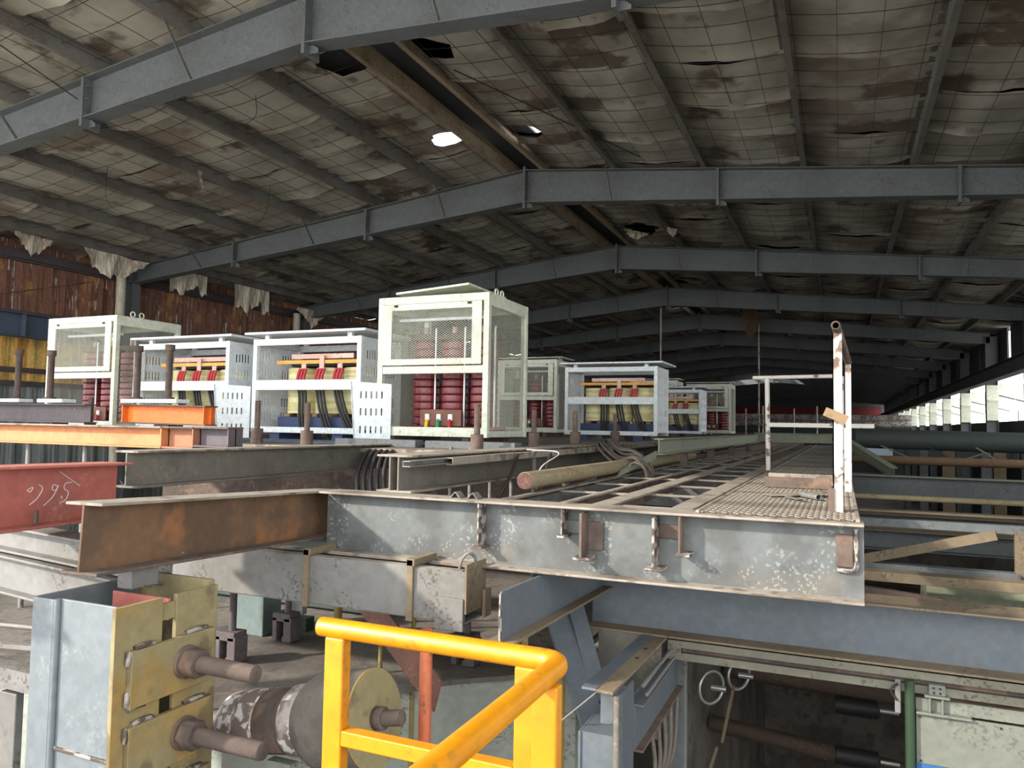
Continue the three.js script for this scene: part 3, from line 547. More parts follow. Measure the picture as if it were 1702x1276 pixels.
ibeam('steel_beam', 'short dark purple beam end beside the brownish orange one', 'steel beam', [-4.37, -0.047, -4.25], [-4.04, -0.047, -4.25], { h: 0.15, w: 0.16, m: M.purple, top: M.rust, stiff: [0.325] });
ibeam('steel_beam', 'dark purple beam below the leftmost mesh cabinet', 'steel beam', [-9.6, 0.155, -5.55], [-7.27, 0.148, -5.55], { h: 0.2, w: 0.16, m: M.purple });
ibeam('steel_beam', 'short bright orange beam in front of the white cabinet', 'steel beam', [-6.75, 0.154, -5.55], [-5.59, 0.14, -5.55], { h: 0.195, w: 0.16, m: M.orange, top: M.rust, bottom: M.rust, stiff: [0.03, 1.13] });
ibeam('steel_beam', 'dusty grey beam on top of the long beam, running back under the cabinets', 'steel beam', [-2.497, -0.19, -3.95], [-2.497, -0.19, -26], { h: 0.23, w: 0.25, webs: [-0.03, 0.03], m: M.dustysteel, top: M.dust, bottom: M.dust });
for (const [x, z0, l] of [[-7.9, -5.55, 'purple'], [-6.2, -5.55, 'bright orange']]) single('support_block', `dark steel block under the ${l} beam`, 'block', rb(x - 0.1, x + 0.1, -0.24, -0.048, z0 - 0.14, z0 + 0.05), M.rust);
// chalk marks on the red beam
{
  const B = basis([-3.55, -0.22, -1.6], [-3.85, -0.25, -3.12]);
  const mark = (pts) => { const g = tube(pts.map(([u, v]) => [u, v, 0.0065]), 0.0022, 20, 4).applyMatrix4(B); part(redBeam, 'chalk_mark', g, M.white); };
  mark([[0.93, -0.125], [0.965, -0.112], [0.95, -0.135], [0.93, -0.125]]); mark([[1.0, -0.1], [1.025, -0.12], [0.995, -0.17], [0.95, -0.2]]); mark([[1.12, -0.115], [1.095, -0.105], [1.085, -0.13], [1.11, -0.135], [1.125, -0.11], [1.1, -0.16], [1.04, -0.21]]);
  mark([[1.15, -0.168], [1.152, -0.178]]); mark([[1.215, -0.1], [1.17, -0.105], [1.165, -0.13], [1.195, -0.15], [1.18, -0.19], [1.14, -0.205]]); mark([[1.13, -0.04], [1.27, -0.12]]);
  part(redBeam, 'bolt', rod([-3.66, -0.52, -2.52], [-3.66, -0.46, -2.52], 0.012, 8), M.rust);
}
// brackets welded on the long grey beam
{
  const t = thing('beam_bracket', 'pair of welded angle brackets on the long grey beam, left of the mesh walkway', 'bracket', [-1.25, -0.78, -3.79]);
  const g = (x0, x1, y0, y1, z1, m = M.rust, n = 'plate') => part(t, n, rb(x0, x1, y0, y1, -3.885, z1, 0.004), m);
  g(-1.36, -1.35, -0.58, -0.436, -3.79, M.weld, 'angle_leg'); g(-1.355, -1.26, -0.57, -0.5, -3.87, M.steel, 'link_plate'); g(-1.37, -1.33, -0.585, -0.57, -3.76, M.weld, 'foot');
  g(-1.25, -1.235, -0.68, -0.45, -3.77, M.rust, 'angle_leg'); g(-1.235, -1.15, -0.65, -0.5, -3.87, M.rust, 'pad_plate'); g(-1.28, -1.19, -0.69, -0.675, -3.75, M.weld, 'foot');
  const u = thing('beam_bracket', 'pair of welded angle brackets on the long grey beam, below the mesh walkway', 'bracket', [-0.8, -0.78, -3.79]);
  const g2 = (x0, x1, y0, y1, z1, m = M.rust, n = 'plate') => part(u, n, rb(x0, x1, y0, y1, -3.885, z1, 0.004), m);
  g2(-0.87, -0.855, -0.7, -0.45, -3.77, M.weld, 'angle_leg'); g2(-0.855, -0.74, -0.56, -0.49, -3.87, M.rust, 'link_plate'); g2(-0.9, -0.81, -0.71, -0.695, -3.75, M.weld, 'foot');
  g2(-0.74, -0.728, -0.62, -0.436, -3.78, M.rust, 'angle_leg'); g2(-0.75, -0.68, -0.63, -0.615, -3.76, M.weld, 'foot');
  const w = thing('beam_bracket', 'thin upright weld seam stiffener on the long grey beam, left bracket', 'bracket', [-1.85, -0.7, -3.79]);
  part(w, 'stiffener', rb(-1.85, -1.838, -0.67, -0.436, -3.885, -3.79, 0.004), M.weld); part(w, 'foot', rb(-1.87, -1.81, -0.68, -0.668, -3.885, -3.77, 0.004), M.rust);
  const e = thing('beam_bracket', 'rusty welded cover plate at the right end of the long grey beam', 'bracket', [0.05, -0.7, -3.79]);
  part(e, 'pad_plate', rb(-0.025, 0.05, -0.63, -0.48, -3.885, -3.87, 0.004), M.rust); part(e, 'weld_bead', tube([[0.06, -0.45, -3.875], [0.062, -0.55, -3.87], [0.055, -0.64, -3.87], [-0.02, -0.645, -3.87]], 0.011, 20, 6), M.weld);
}
for (const [x, l] of [[-2.03, 'left'], [-1.92, 'right']]) single('angle_offcut', `small bent angle offcut on the long grey beam, ${l} of two`, 'scrap metal', merge([ob([x - 0.03, -0.418, -3.9], [x, -0.385, -3.9], 0.07, 0.005), ob([x, -0.385, -3.9], [x + 0.03, -0.418, -3.9], 0.07, 0.005)]), M.palesteel);
// channels clamped along the dusty beam
single('channel_bar', 'long dusty channel bar along the side of the beam above the long grey one', 'channel', merge([ob([-2.3, -0.215, -4.29], [-2.3, -0.195, -12], 0.05, 0.006), ob([-2.276, -0.235, -4.29], [-2.276, -0.215, -12], 0.006, 0.045), ob([-2.3, -0.257, -4.29], [-2.3, -0.237, -12], 0.05, 0.006)]), M.dust);
single('channel_bar', 'short dusty channel bar sticking out beneath the longer channel', 'channel', merge([ob([-2.33, -0.25, -3.82], [-2.33, -0.24, -5.4], 0.05, 0.006), ob([-2.354, -0.235, -3.82], [-2.354, -0.225, -5.4], 0.006, 0.035), ob([-2.33, -0.22, -3.82], [-2.33, -0.21, -5.4], 0.05, 0.006)]), M.palesteel);
{ const t = thing('round_pipe', 'yellowish round pipe lying beside the dusty beam, with red closed end', 'pipe', [-1.82, -0.4, -4.4]); part(t, 'barrel', lathe([-1.82, -0.345, -4.4], [-1.78, -0.345, -10], [[0, 0.05], [0.006, 0.056], [5.6, 0.056], [5.6, 0]], 20), M.dustypipe); part(t, 'end_cap', rod([-1.82, -0.345, -4.395], [-1.82, -0.345, -4.42], 0.051, 20), M.browncap); }
single('pipe_support', 'small post under the near end of the yellowish pipe', 'support', rb(-1.84, -1.8, -0.78, -0.4, -5.2, -5.15), M.rust);

// tension bolts
function tensionBolt(x, z, y0, y1, label, sleeve) {
  const t = thing('tension_bolt', label, 'bolt', [x, y0, z], 'upright tension bolts');
  if (sleeve) {
    part(t, 'sleeve', rod([x, y0, z], [x, y0 + sleeve, z], 0.058, 14), M.rust);
    part(t, 'thread', lathe([x, y0 + sleeve, z], [x, y1, z], threadProfile(y1 - y0 - sleeve, 0.028, 0.012), 12), M.rust);
  } else {
    part(t, 'washer', rod([x, y0, z], [x, y0 + 0.02, z], 0.06, 12), M.rust);
    part(t, 'shaft', rod([x, y0 + 0.02, z], [x, y1 - 0.06, z], 0.033, 12), M.rust);
    part(t, 'nut', rod([x, y1 - 0.06, z], [x, y1, z], 0.05, 6), M.rust);
  }
}
function threadProfile(L, r, p) { const o = [[0, 0], [0, r]]; for (let t = p; t < L - p; t += p) o.push([t - p * 0.25, r], [t, r * 0.9], [t + p * 0.25, r]); o.push([L, r * 0.92], [L, 0]); return o; }
single('pad_plate', 'white pad plate on the purple beam at the left edge', 'plate', rb(-8.75, -8.3, 0.165, 0.205, -5.62, -5.45), M.white);
single('pad_plate', 'white pad plate on the purple beam by the mesh cabinet', 'plate', rb(-8.0, -7.6, 0.163, 0.203, -5.62, -5.45), M.white);
single('pad_plate', 'white pad plate on the bright orange beam', 'plate', rb(-6.72, -5.95, 0.163, 0.203, -5.62, -5.45), M.white);
tensionBolt(-8.46, -5.54, 0.206, 0.76, 'rusty upright bolt on the white pad at the left edge');
tensionBolt(-7.92, -5.54, 0.204, 0.735, 'rusty upright bolt in front of the leftmost mesh cabinet\'s left post');
tensionBolt(-6.6, -5.54, 0.204, 0.75, 'rusty upright bolt left on the bright orange beam');
tensionBolt(-6.16, -5.54, 0.204, 0.75, 'rusty upright bolt right on the bright orange beam');
tensionBolt(-7.5, -5.72, -0.21, 0.23, 'rusty threaded bolt between the purple and the bright orange beams', 0.16);
tensionBolt(-5.2, -5.75, -0.21, 0.2, 'rusty threaded bolt before the left loose louvred panel', 0.14);
tensionBolt(-4.6, -5.75, -0.21, 0.18, 'rusty threaded bolt before the white cabinet left of the tall one', 0.13);
tensionBolt(-2.87, -5.85, -0.21, 0.18, 'rusty threaded bolt before the tall central cabinet', 0.13);
tensionBolt(-2.94, -7.34, -0.21, 0.17, 'rusty threaded bolt right behind the tall central cabinet\'s corner', 0.14);
tensionBolt(-2.66, -7.85, -0.185, 0.17, 'rusty threaded bolt left before the right white cabinet', 0.13);
tensionBolt(-2.62, -9.3, -0.185, 0.17, 'rusty threaded bolt right before the right white cabinet', 0.13);
// =================================================================== CATWALK
{
  const t = thing('catwalk_frame', 'dusty open catwalk frame of flat bars running back from the long grey beam', 'catwalk', [-1.2, -0.44, -4]);
  const zN = -3.99, zF = -24;
  for (const [x, w] of [[-1.78, 0.05], [-1.42, 0.045], [-1.2, 0.11], [-0.77, 0.12], [-0.66, 0.03]]) part(t, 'stringer', rb(x - w / 2, x + w / 2, -0.434, -0.42, zF, zN, 0.003), M.dust);
  for (const [x] of [[-1.78], [-1.42], [-1.2], [-0.77]]) part(t, 'stringer_web', bx(x - 0.022, x - 0.016, -0.5, -0.434, zF, zN), M.rust);
  for (let z = -4.12, k = 0; z > zF; z -= 0.82, k++) { part(t, 'crossbar', rb(-1.78, -1.42, -0.45, -0.436, z - 0.02, z + 0.02, 0.003), M.dust); part(t, 'crossbar', rb(-1.2, -0.66, -0.45, -0.436, z - 0.08, z - 0.04, 0.003), M.dust); if (k % 2) part(t, 'crossbar', rb(-1.42, -1.2, -0.45, -0.436, z - 0.02, z + 0.02, 0.003), M.dust); }
  for (const x of [-1.78, 0.05]) part(t, 'long_joist', bx(x - 0.006, x + 0.006, -0.7, -0.45, zF, zN - 0.2), M.steel);
  for (let z = -5; z > zF; z -= 1.64) part(t, 'cross_joist', bx(-1.78, 0.05, -0.68, -0.52, z - 0.006, z + 0.006), M.steel);
}
{
  const t = thing('mesh_walkway', 'dusty expanded-metal walkway plate at the right of the catwalk', 'walkway', [-0.3, -0.42, -4.2]);
  const net = (z0, z1, px, py, th) => part(t, 'expanded_mesh', expanded(0.74, z0 - z1, px, py, th).rotateX(-Math.PI / 2).translate(-0.665, -0.412, z0), M.dust);
  net(-3.86, -6.4, 0.055, 0.085, 0.007); net(-6.4, -9, 0.06, 0.1, 0.009);
  part(t, 'worn_plate', bx(-0.665, 0.075, -0.43, -0.425, -24, -9), M.dust);
  for (const x of [-0.66, 0.07]) part(t, 'edge_bar', rb(x - 0.01, x + 0.01, -0.42, -0.405, -24, -3.86, 0.003), M.dust);
}
{
  const t = thing('handrail', 'peeling white handrail posts with a sloping top pipe at the walkway edge', 'handrail', [0, -0.41, -4.2]);
  part(t, 'post', merge([bx(-0.038, 0.008, -0.41, 0.505, -4.21, -4.204), bx(-0.038, -0.032, -0.41, 0.505, -4.26, -4.204)]), M.whiterust);
  part(t, 'post', merge([bx(0.022, 0.066, -0.41, 0.455, -5.63, -5.622), bx(0.022, 0.03, -0.41, 0.455, -5.68, -5.622)]), M.whiterust);
  part(t, 'top_pipe', lathe([-0.02, 0.53, -4.1], [0.05, 0.475, -5.7], [[0, 0.016], [0, 0.023], [1.6, 0.023], [1.6, 0.016], [0, 0.016]], 20), M.rust);
  part(t, 'base_angle', bx(-0.06, -0.03, -0.41, -0.29, -4.2, -4.194), M.rust);
}
single('wooden_slat', 'short wooden slat tied across the white handrail posts', 'board', ob([-0.075, 0.1, -4.17], [0.03, 0.055, -4.17], 0.02, 0.045), M.wood);
{
  const t = thing('handrail', 'thin white handrail standing across the walkway farther back', 'handrail', [-0.67, -0.42, -8.13]);
  part(t, 'post', rod([-0.68, -0.41, -8.13], [-0.69, 0.54, -8.13], 0.024, 12), M.whiterust);
  part(t, 'top_rail', rod([-0.83, 0.535, -8.13], [0.0, 0.545, -8.13], 0.02, 12), M.whiterust);
  part(t, 'middle_rail', rb(-0.68, 0.3, 0.03, 0.075, -8.15, -8.11), M.whiterust);
  part(t, 'post', rod([0.02, -0.41, -8.13], [0.02, 0.54, -8.13], 0.022, 12), M.whiterust);
}
// scrap left on the walkway
{
  const t = thing('scrap_channel', 'short rusty channel section lying across the walkway', 'scrap metal', [-0.3, -0.4, -5.6]);
  part(t, 'base', bx(-0.5, -0.06, -0.405, -0.398, -6.0, -5.7), M.rust); part(t, 'side', bx(-0.5, -0.06, -0.405, -0.33, -5.7, -5.694), M.rust); part(t, 'side', bx(-0.5, -0.06, -0.405, -0.32, -6.0, -5.994), M.dust);
}
{ const g = new THREE.LatheGeometry([[0.015, 0], [0.019, 0], [0.019, 0.2], [0.015, 0.2], [0.015, 0]].map((p) => new THREE.Vector2(...p)), 14).rotateX(-Math.PI / 2).rotateY(0.5).translate(-0.12, -0.388, -4.78); single('pipe_offcut', 'short pipe offcut lying on the walkway mesh', 'scrap metal', g, M.palesteel); }
single('flat_offcut', 'bent flat steel offcut beside the pipe offcut on the walkway', 'scrap metal', merge([ob([-0.3, -0.395, -4.85], [-0.22, -0.398, -4.7], 0.03, 0.005), ob([-0.22, -0.398, -4.7], [-0.2, -0.385, -4.6], 0.03, 0.005)]), M.palesteel);
single('sheet_offcut', 'thin curled sheet offcut on the walkway before the channel', 'scrap metal', merge([ob([-0.42, -0.4, -4.95], [-0.2, -0.392, -5.05], 0.16, 0.004), ob([-0.2, -0.392, -5.05], [-0.08, -0.375, -5.1], 0.16, 0.004)]), M.dust);
// green beam beyond, bundles of cable
ibeam('steel_beam', 'grey-green beam at walkway height right of the cabinets', 'steel beam', [-1.62, -0.1, -7.3], [-1.62, -0.1, -19], { h: 0.16, w: 0.1, m: M.greenbeam, top: M.greenbeam });
for (const [z, l] of [[-8.6, 'first'], [-10.5, 'second'], [-12.6, 'third'], [-15, 'fourth']]) single('beam_post', `short post under the grey-green beam, ${l} from its near end`, 'post', rb(-1.66, -1.58, -0.42, -0.262, z - 0.04, z + 0.04), M.rust);
single('steel_plate', 'grey-green slanting plate below the near end of the grey-green beam', 'plate', plate([[0, 0], [0.9, 0.12], [0.95, 0.2], [0.1, 0.06]], 0.02, basis([-1.75, -0.42, -6.3], [-1.62, -0.42, -7.3])), M.greenbeam);
ibeam('steel_beam', 'grey-green cross beam at the far end of the walkway', 'steel beam', [-1.7, -0.06, -17], [0.1, -0.06, -17], { h: 0.2, w: 0.12, m: M.greenbeam });
ibeam('steel_beam', 'slanting grey-green beam right of the walkway', 'steel beam', [-0.1, 0.0, -16], [0.75, -0.55, -13], { h: 0.15, w: 0.12, m: M.greenbeam });
for (let i = 0; i < 7; i++) {
  const o = i * 0.026 + rr(-0.01, 0.01), z = -7.3 + i * 0.11 + rr(-0.12, 0.12);
  single('cable', ['topmost', 'second', 'third', 'fourth', 'fifth', 'sixth', 'lowest'][i] + ' grey cable of the bundle draped over the yellowish pipe', 'cable',
    tube([[-2.6 + o, -0.15, z - 1.6], [-2.25, -0.14 - o * 0.4, z - 0.7], [-2.0 + o, -0.2 - o, z - 0.1], [-1.75 + o * 0.8, -0.27 - o * 0.3 + rr(-0.02, 0.03), z + 0.15], [-1.66 + o * 0.6 + rr(-0.05, 0.05), -0.4, z + 0.1], [-1.64 + o * 0.5 + rr(-0.06, 0.06), -0.5, z + 0.05]], 0.013, 30), M.cablegrey, 'draped cable bundle');
}
for (let i = 0; i < 5; i++) single('cable', ['leftmost', 'second', 'middle', 'fourth', 'rightmost'][i] + ' black cable hanging down behind the dusty beam below the white cabinet', 'cable', tube([[-3.82 + i * 0.06, -0.24, -5.64], [-3.78 + i * 0.06, -0.28, -5.5], [-3.74 + i * 0.065, -0.45, -5.35], [-3.68 + i * 0.07, -0.7, -5.3], [-3.62 + i * 0.07, -1.1, -5.3]], 0.018, 20, 7), M.cable, 'hanging black cables');
for (const [x, z, l] of [[-2.15, -5.0, 'left'], [-2.0, -5.3, 'right']]) single('cable', `thin black cable looping down beside the dusty beam, ${l} one`, 'cable', tube([[x - 0.1, -0.22, z - 0.3], [x - 0.05, -0.4, z], [x - 0.2, -0.7, z + 0.15], [x - 0.5, -0.85, z + 0.2]], 0.014, 20), M.cable);
single('thin_wire', 'thin pale wire looping from the dusty beam to the yellowish pipe', 'wire', tube([[-2.3, -0.19, -5.6], [-2.0, -0.2, -5.5], [-1.95, -0.3, -5.0], [-1.9, -0.42, -4.8]], 0.004, 20, 5), M.white);
for (let i = 0; i < 5; i++) single('hanger_rod', `thin pale rod under the dusty beam, ${['first', 'second', 'third', 'fourth', 'fifth'][i]} from the left`, 'rod', rod([-3.2 + i * 0.22, -0.2, -6 + i * 0.05], [-3.2 + i * 0.22, -1.2, -6 + i * 0.05], 0.018, 8), M.palesteel, 'hanger rods');
// =================================================================== LEFT FOREGROUND: bolted column, box member, pale beams
{
  const t = thing('bolted_column', 'pale blue steel column with ochre side plates and two big threaded bolts', 'column', [-2.87, -5, -2.4]);
  const yB = -3.2, yT = -0.75;
  part(t, 'front_plate', rb(-2.99, -2.65, yB, yT, -2.19, -2.175, 0.004), M.blue);
  part(t, 'corner_flange', rb(-3.115, -2.985, yB, yT - 0.0, -2.165, -2.15, 0.005), M.blue);
  part(t, 'rounded_edge', rod([-2.985, yB, -2.168], [-2.985, yT, -2.168], 0.016, 12), M.blue);
  part(t, 'left_plate', bx(-3.115, -3.1, yB, yT, -2.68, -2.165), M.blue);
  part(t, 'back_plate', bx(-3.1, -2.65, yB, yT + 0.02, -2.69, -2.675), M.ochre);
  part(t, 'inner_plate', bx(-3.0, -2.66, -0.86, yT - 0.02, -2.45, -2.44), M.red);
  part(t, 'side_plate', rb(-2.65, -2.628, yB, yT, -2.385, -2.155, 0.003), M.ochre);
  part(t, 'side_plate', rb(-2.65, -2.628, yB, yT, -2.69, -2.455, 0.003), M.ochre);
  part(t, 'tie_plate', bx(-2.655, -2.64, -0.85, -0.78, -2.46, -2.38), M.ochre);
  part(t, 'front_seam', rb(-2.98, -2.66, -1.36, -1.345, -2.178, -2.165, 0.004), M.weld);
  for (const y of [-1.04, -1.34, -1.64]) {
    const w = part(t, 'washer_plate', rb(-2.628, -2.6, y - 0.118, y + 0.11, -2.655, -2.215, 0.004), M.ochre);
    for (const [za, zb, yy] of [[-2.24, -2.34, y + 0.115], [-2.5, -2.62, y + 0.115], [-2.22, -2.3, y - 0.12]]) part(w, 'weld_bead', tube([[-2.618, yy, za], [-2.612, yy + 0.006, (za + zb) / 2], [-2.618, yy, zb]], 0.011, 8, 6), M.weld);
    for (const yy of [y + 0.08, y - 0.08]) part(w, 'weld_bead', tube([[-2.618, yy - 0.025, -2.213], [-2.61, yy, -2.208], [-2.618, yy + 0.03, -2.213]], 0.011, 8, 6), M.weld);
    const b = part(t, 'nut', rod([-2.585, y, -2.49], [-2.51, y, -2.49], 0.062, 6), M.rust);
    part(b, 'washer', rod([-2.6, y, -2.49], [-2.58, y, -2.49], 0.07, 24), M.rust);
    part(t, 'threaded_rod', lathe([-2.52, y, -2.49], [-1, y, -2.49], threadProfile(y > -1.2 ? 0.31 : 0.36, 0.037, 0.009), 18), M.rust);
  }
  part(t, 'cap_piece', rb(-2.99, -2.9, -0.76, -0.67, -2.6, -2.45), M.palesteel);
}
{
  const t = thing('box_member', 'dusty grey double-channel box beam with strap plates below the long grey beam', 'box beam', [-3, -1.07, -3.7]);
  const z0 = -3.62, z1 = -3.85;
  for (const z of [z0, z1]) part(t, 'channel_side', rb(-4.6, -1.83, -1.05, -0.78, z - 0.008, z, 0.003), M.palesteel);
  part(t, 'channel_lip', rb(-4.6, -1.85, -0.79, -0.778, z0 - 0.07, z0 - 0.008, 0.003), M.dust); part(t, 'channel_lip', rb(-4.6, -1.85, -0.79, -0.778, z1, z1 + 0.07, 0.003), M.dust);
  part(t, 'bottom_plate', bx(-4.6, -1.83, -1.055, -1.045, z1, z0 - 0.008), M.palesteel);
  for (const x of [-2.86, -2.16]) {
    part(t, 'strap', rb(x - 0.02, x + 0.02, -1.07, -0.74, z0, z0 + 0.02, 0.003), M.tan);
    part(t, 'strap_top', rb(x - 0.02, x + 0.03, -0.775, -0.735, z1, z0 + 0.02, 0.003), M.tan);
  }
  part(t, 'end_plate', rb(-1.83, -1.815, -1.0, -0.74, z1, z0 + 0.01, 0.003), M.tan);
  part(t, 'lug_plate', rb(-2.0, -1.83, -1.09, -0.92, z0 + 0.0, z0 + 0.02, 0.003), M.palesteel);
  part(t, 'side_lug', rb(-1.81, -1.79, -1.05, -0.9, z1 - 0.02, z1 + 0.06, 0.003), M.tan);
  part(t, 'lifting_eye', tube([[-1.88, -0.77, z0 - 0.03], [-1.87, -0.72, z0 - 0.04], [-1.84, -0.69, z0 - 0.06], [-1.82, -0.71, z0 - 0.09], [-1.82, -0.77, z0 - 0.1]], 0.009, 20, 8), M.palesteel);
}
ibeam('steel_beam', 'pale grey beam passing behind the bolted column at the left edge', 'steel beam', [-4.3, -0.58, -2.75], [-2.95, -0.64, -2.72], { h: 0.14, w: 0.14, m: M.palesteel });
ibeam('steel_beam', 'pale grey beam under the red beam at the left edge', 'steel beam', [-4.3, -0.73, -2.72], [-3.12, -0.79, -2.69], { h: 0.2, w: 0.12, m: M.palesteel });
single('flat_bar', 'curved pale flat bar left of the bolted column', 'bar', tube([[-3.9, -0.98, -2.3], [-3.5, -0.95, -2.3], [-3.12, -0.93, -2.3]], 0.012, 16), M.palesteel);
single('flat_bar', 'straight pale flat bar just below the curved one', 'bar', ob([-3.9, -1.07, -2.3], [-3.12, -1.01, -2.3], 0.03, 0.02), M.palesteel);
single('square_tube', 'grey square tube end left of the bolted column', 'tube', ob([-4.2, -1.18, -2.35], [-3.13, -1.19, -2.35], 0.1, 0.09), M.palesteel);
single('steel_plate', 'grey upright plate at the lower left edge', 'plate', rb(-3.62, -3.5, -2.2, -1.28, -2.4, -2.36), M.palesteel);
single('roller_end', 'dark round shaft end behind the lower left plate', 'shaft', rod([-3.6, -1.42, -2.6], [-3.13, -1.42, -2.6], 0.09, 20), M.steel);

for (const [x, l] of [[-6.35, 'left'], [-5.65, 'right']]) single('hanger_rod', `pale upright rod below the long peach beam, ${l} one`, 'rod', rod([x, -0.218, -4.28], [x, -1.6, -4.28], 0.02, 10), M.palesteel);
// roller
{
  const A = [-2.84, -1.525, -3.04], B = [-1.99, -1.367, -3.04], t = thing('tension_roller', 'stout stepped steel roller with a round end disc and threaded stud', 'roller', [-2.4, -1.7, -3.04]), L = len(A, B);
  const dir = V(B).sub(V(A)).normalize(), at = (s) => V(A).addScaledVector(dir, s).toArray();
  part(t, 'shaft', lathe(at(-0.4), at(0.1), [[0, 0], [0, 0.06], [0.45, 0.06], [0.45, 0]], 20), M.palesteel);
  part(t, 'collar', lathe(at(0), at(1), [[0, 0.05], [0, 0.12], [0.03, 0.142], [0.11, 0.152], [0.125, 0.152], [0.125, 0.1]], 36), M.grit);
  part(t, 'collar', lathe(at(0.14), at(1), [[0, 0.1], [0, 0.15], [0.01, 0.155], [0.11, 0.157], [0.115, 0.15], [0.115, 0.1]], 36), M.grit);
  part(t, 'drum', lathe(at(0.255), at(1), [[0, 0.1], [0, 0.15], [0.14, 0.152], [0.14, 0.1]], 36), M.rust);
  part(t, 'collar', lathe(at(0.41), at(1), [[0, 0.1], [0, 0.155], [0.02, 0.165], [0.08, 0.168], [0.1, 0.155]], 36), M.grit);
  part(t, 'drum', lathe(at(0.5), at(1), [[0, 0.1], [0, 0.165], [0.03, 0.19], [0.07, 0.212], [0.12, 0.222], [L - 0.52, 0.224], [L - 0.505, 0.22]], 40), M.concrete);
  part(t, 'end_disc', lathe(at(L - 0.006), at(L + 1), [[0, 0], [0, 0.222], [0.006, 0.224], [0.012, 0.22], [0.012, 0]], 40), M.ochre);
  part(t, 'washer', lathe(at(L + 0.006), at(L + 1), [[0, 0], [0, 0.052], [0.045, 0.052], [0.045, 0]], 24), M.rust);
  part(t, 'threaded_stud', lathe(at(L + 0.05), at(L + 1), threadProfile(0.1, 0.036, 0.01), 18), M.rust);
}
single('roller_stand', 'pale plate stand under the steel roller', 'stand', rb(-2.6, -2.45, -3.2, -1.66, -3.08, -3.02), M.greenwall);
// dusty slab with the pale green block below its edge
struct('floor_slab', plate([[-2.46, 4.0], [-2.25, 4.29], [-1.96, 4.53], [-1.75, 4.75], [-1.75, 9], [-9, 9], [-9, 3.2], [-3.3, 3.2]].map(([x, z]) => [x, -z]), 0.03, new THREE.Matrix4().makeBasis(new THREE.Vector3(1, 0, 0), new THREE.Vector3(0, 0, 1), new THREE.Vector3(0, -1, 0)).setPosition(0, -1.615, 0)), M.concrete);
single('foundation_block', 'pale green plastered block under the dusty slab edge', 'block', plate([[-2.5, 4.02], [-1.99, 4.55], [-1.6, 4.8], [-1.6, 6], [-8, 6], [-8, 3.35], [-3.2, 3.35]].map(([x, z]) => [x, -z]), 3.2, new THREE.Matrix4().makeBasis(new THREE.Vector3(1, 0, 0), new THREE.Vector3(0, 0, 1), new THREE.Vector3(0, -1, 0)).setPosition(0, -3.231, 0)), M.greenwall);
single('orange_pole', 'orange painted round pole behind the yellow handrail', 'pole', rod([-1.97, -1.06, -3.47], [-1.97, -5, -3.47], 0.033, 18), M.pole);
single('diagonal_brace', 'brown flat diagonal brace plate behind the orange pole', 'brace', ob([-3.02, -1.08, -4.3], [-2.05, -1.5, -3.75], 0.012, 0.2), M.primerbrown);
for (const [x, z, y1, r, l] of [[-2.72, -4.2, -0.9, 0.014, 'left, above the roller disc'], [-2.42, -4.1, -0.9, 0.014, 'left of the orange pole'], [-1.72, -4.2, -0.95, 0.022, 'right, before the yellow corner post'], [-1.6, -4.55, -0.95, 0.012, 'thinnest, under the cut beam'], [-3.35, -4.6, -1.05, 0.03, 'farthest left, behind the rail end']])
  single('hanger_rod', `olive upright rod below the box beam, ${l}`, 'rod', rod([x, y1, z], [x, -2.4, z], r, 8), M.olive, 'olive hanger rods');
single('pillar', 'pale blue-green square pillar on the dusty slab', 'pillar', rb(-4.25, -3.95, -1.6, -1.06, -4.7, -4.5), M.aqua);
function clamp(x, z, h, label) {
  const t = thing('clamp_post', label, 'clamp', [x, -1.6, z], 'clamp posts on the slab');
  part(t, 'post', rod([x, -1.6 + h + 0.1, z], [x, -1.05, z], 0.024, 10), M.purple);
  part(t, 'jaw', merge([rb(x - 0.09, x + 0.07, -1.6 + h + 0.05, -1.6 + h + 0.11, z - 0.06, z + 0.06), rb(x - 0.09, x - 0.05, -1.6 + h - 0.09, -1.6 + h + 0.08, z - 0.06, z + 0.06), rb(x + 0.01, x + 0.08, -1.6 + h - 0.09, -1.6 + h + 0.08, z - 0.06, z + 0.06)]), M.purple);
  part(t, 'foot', rb(x - 0.02, x + 0.05, -1.6, -1.6 + h - 0.06, z - 0.04, z + 0.04), M.rust);
}
clamp(-3.72, -3.95, 0.1, 'rusty clamp post beside the bolted column'); clamp(-3.72, -4.5, 0.1, 'rusty clamp post beside the pale blue-green pillar'); clamp(-2.3, -4.6, 0.1, 'rusty clamp post right of the orange pole');
{ const t = thing('valve_manifold', 'small shiny valve manifold on the slab beside the pillar', 'valve', [-3.95, -1.6, -4.75]); part(t, 'base', rb(-3.95, -3.75, -1.6, -1.5, -4.85, -4.75), M.teal); part(t, 'body', rb(-3.93, -3.8, -1.48, -1.3, -4.82, -4.76), M.zinc); for (let i = 0; i < 3; i++) part(t, 'fitting', rod([-3.9 + i * 0.07, -1.3, -4.78], [-3.9 + i * 0.07, -1.2 + i * 0.02, -4.78], 0.018, 8), M.zinc); }
single('hose', 'grey hose curving from the valve manifold to the right', 'hose', tube([[-3.75, -1.35, -4.8], [-3.5, -1.36, -4.85], [-3.2, -1.2, -4.9], [-3.0, -1.05, -5]], 0.016, 24, 8), M.cablegrey);
single('hose', 'second grey hose just above the first behind the clamp post', 'hose', tube([[-3.75, -1.25, -4.9], [-3.5, -1.25, -5], [-3.2, -1.1, -5.1]], 0.016, 24, 8), M.cablegrey);
single('tank', 'pale green tank shell in the dark behind the pillar', 'tank', rb(-5.6, -3.4, -1.6, -1.1, -5.85, -5.3, 0.1), M.aqua);

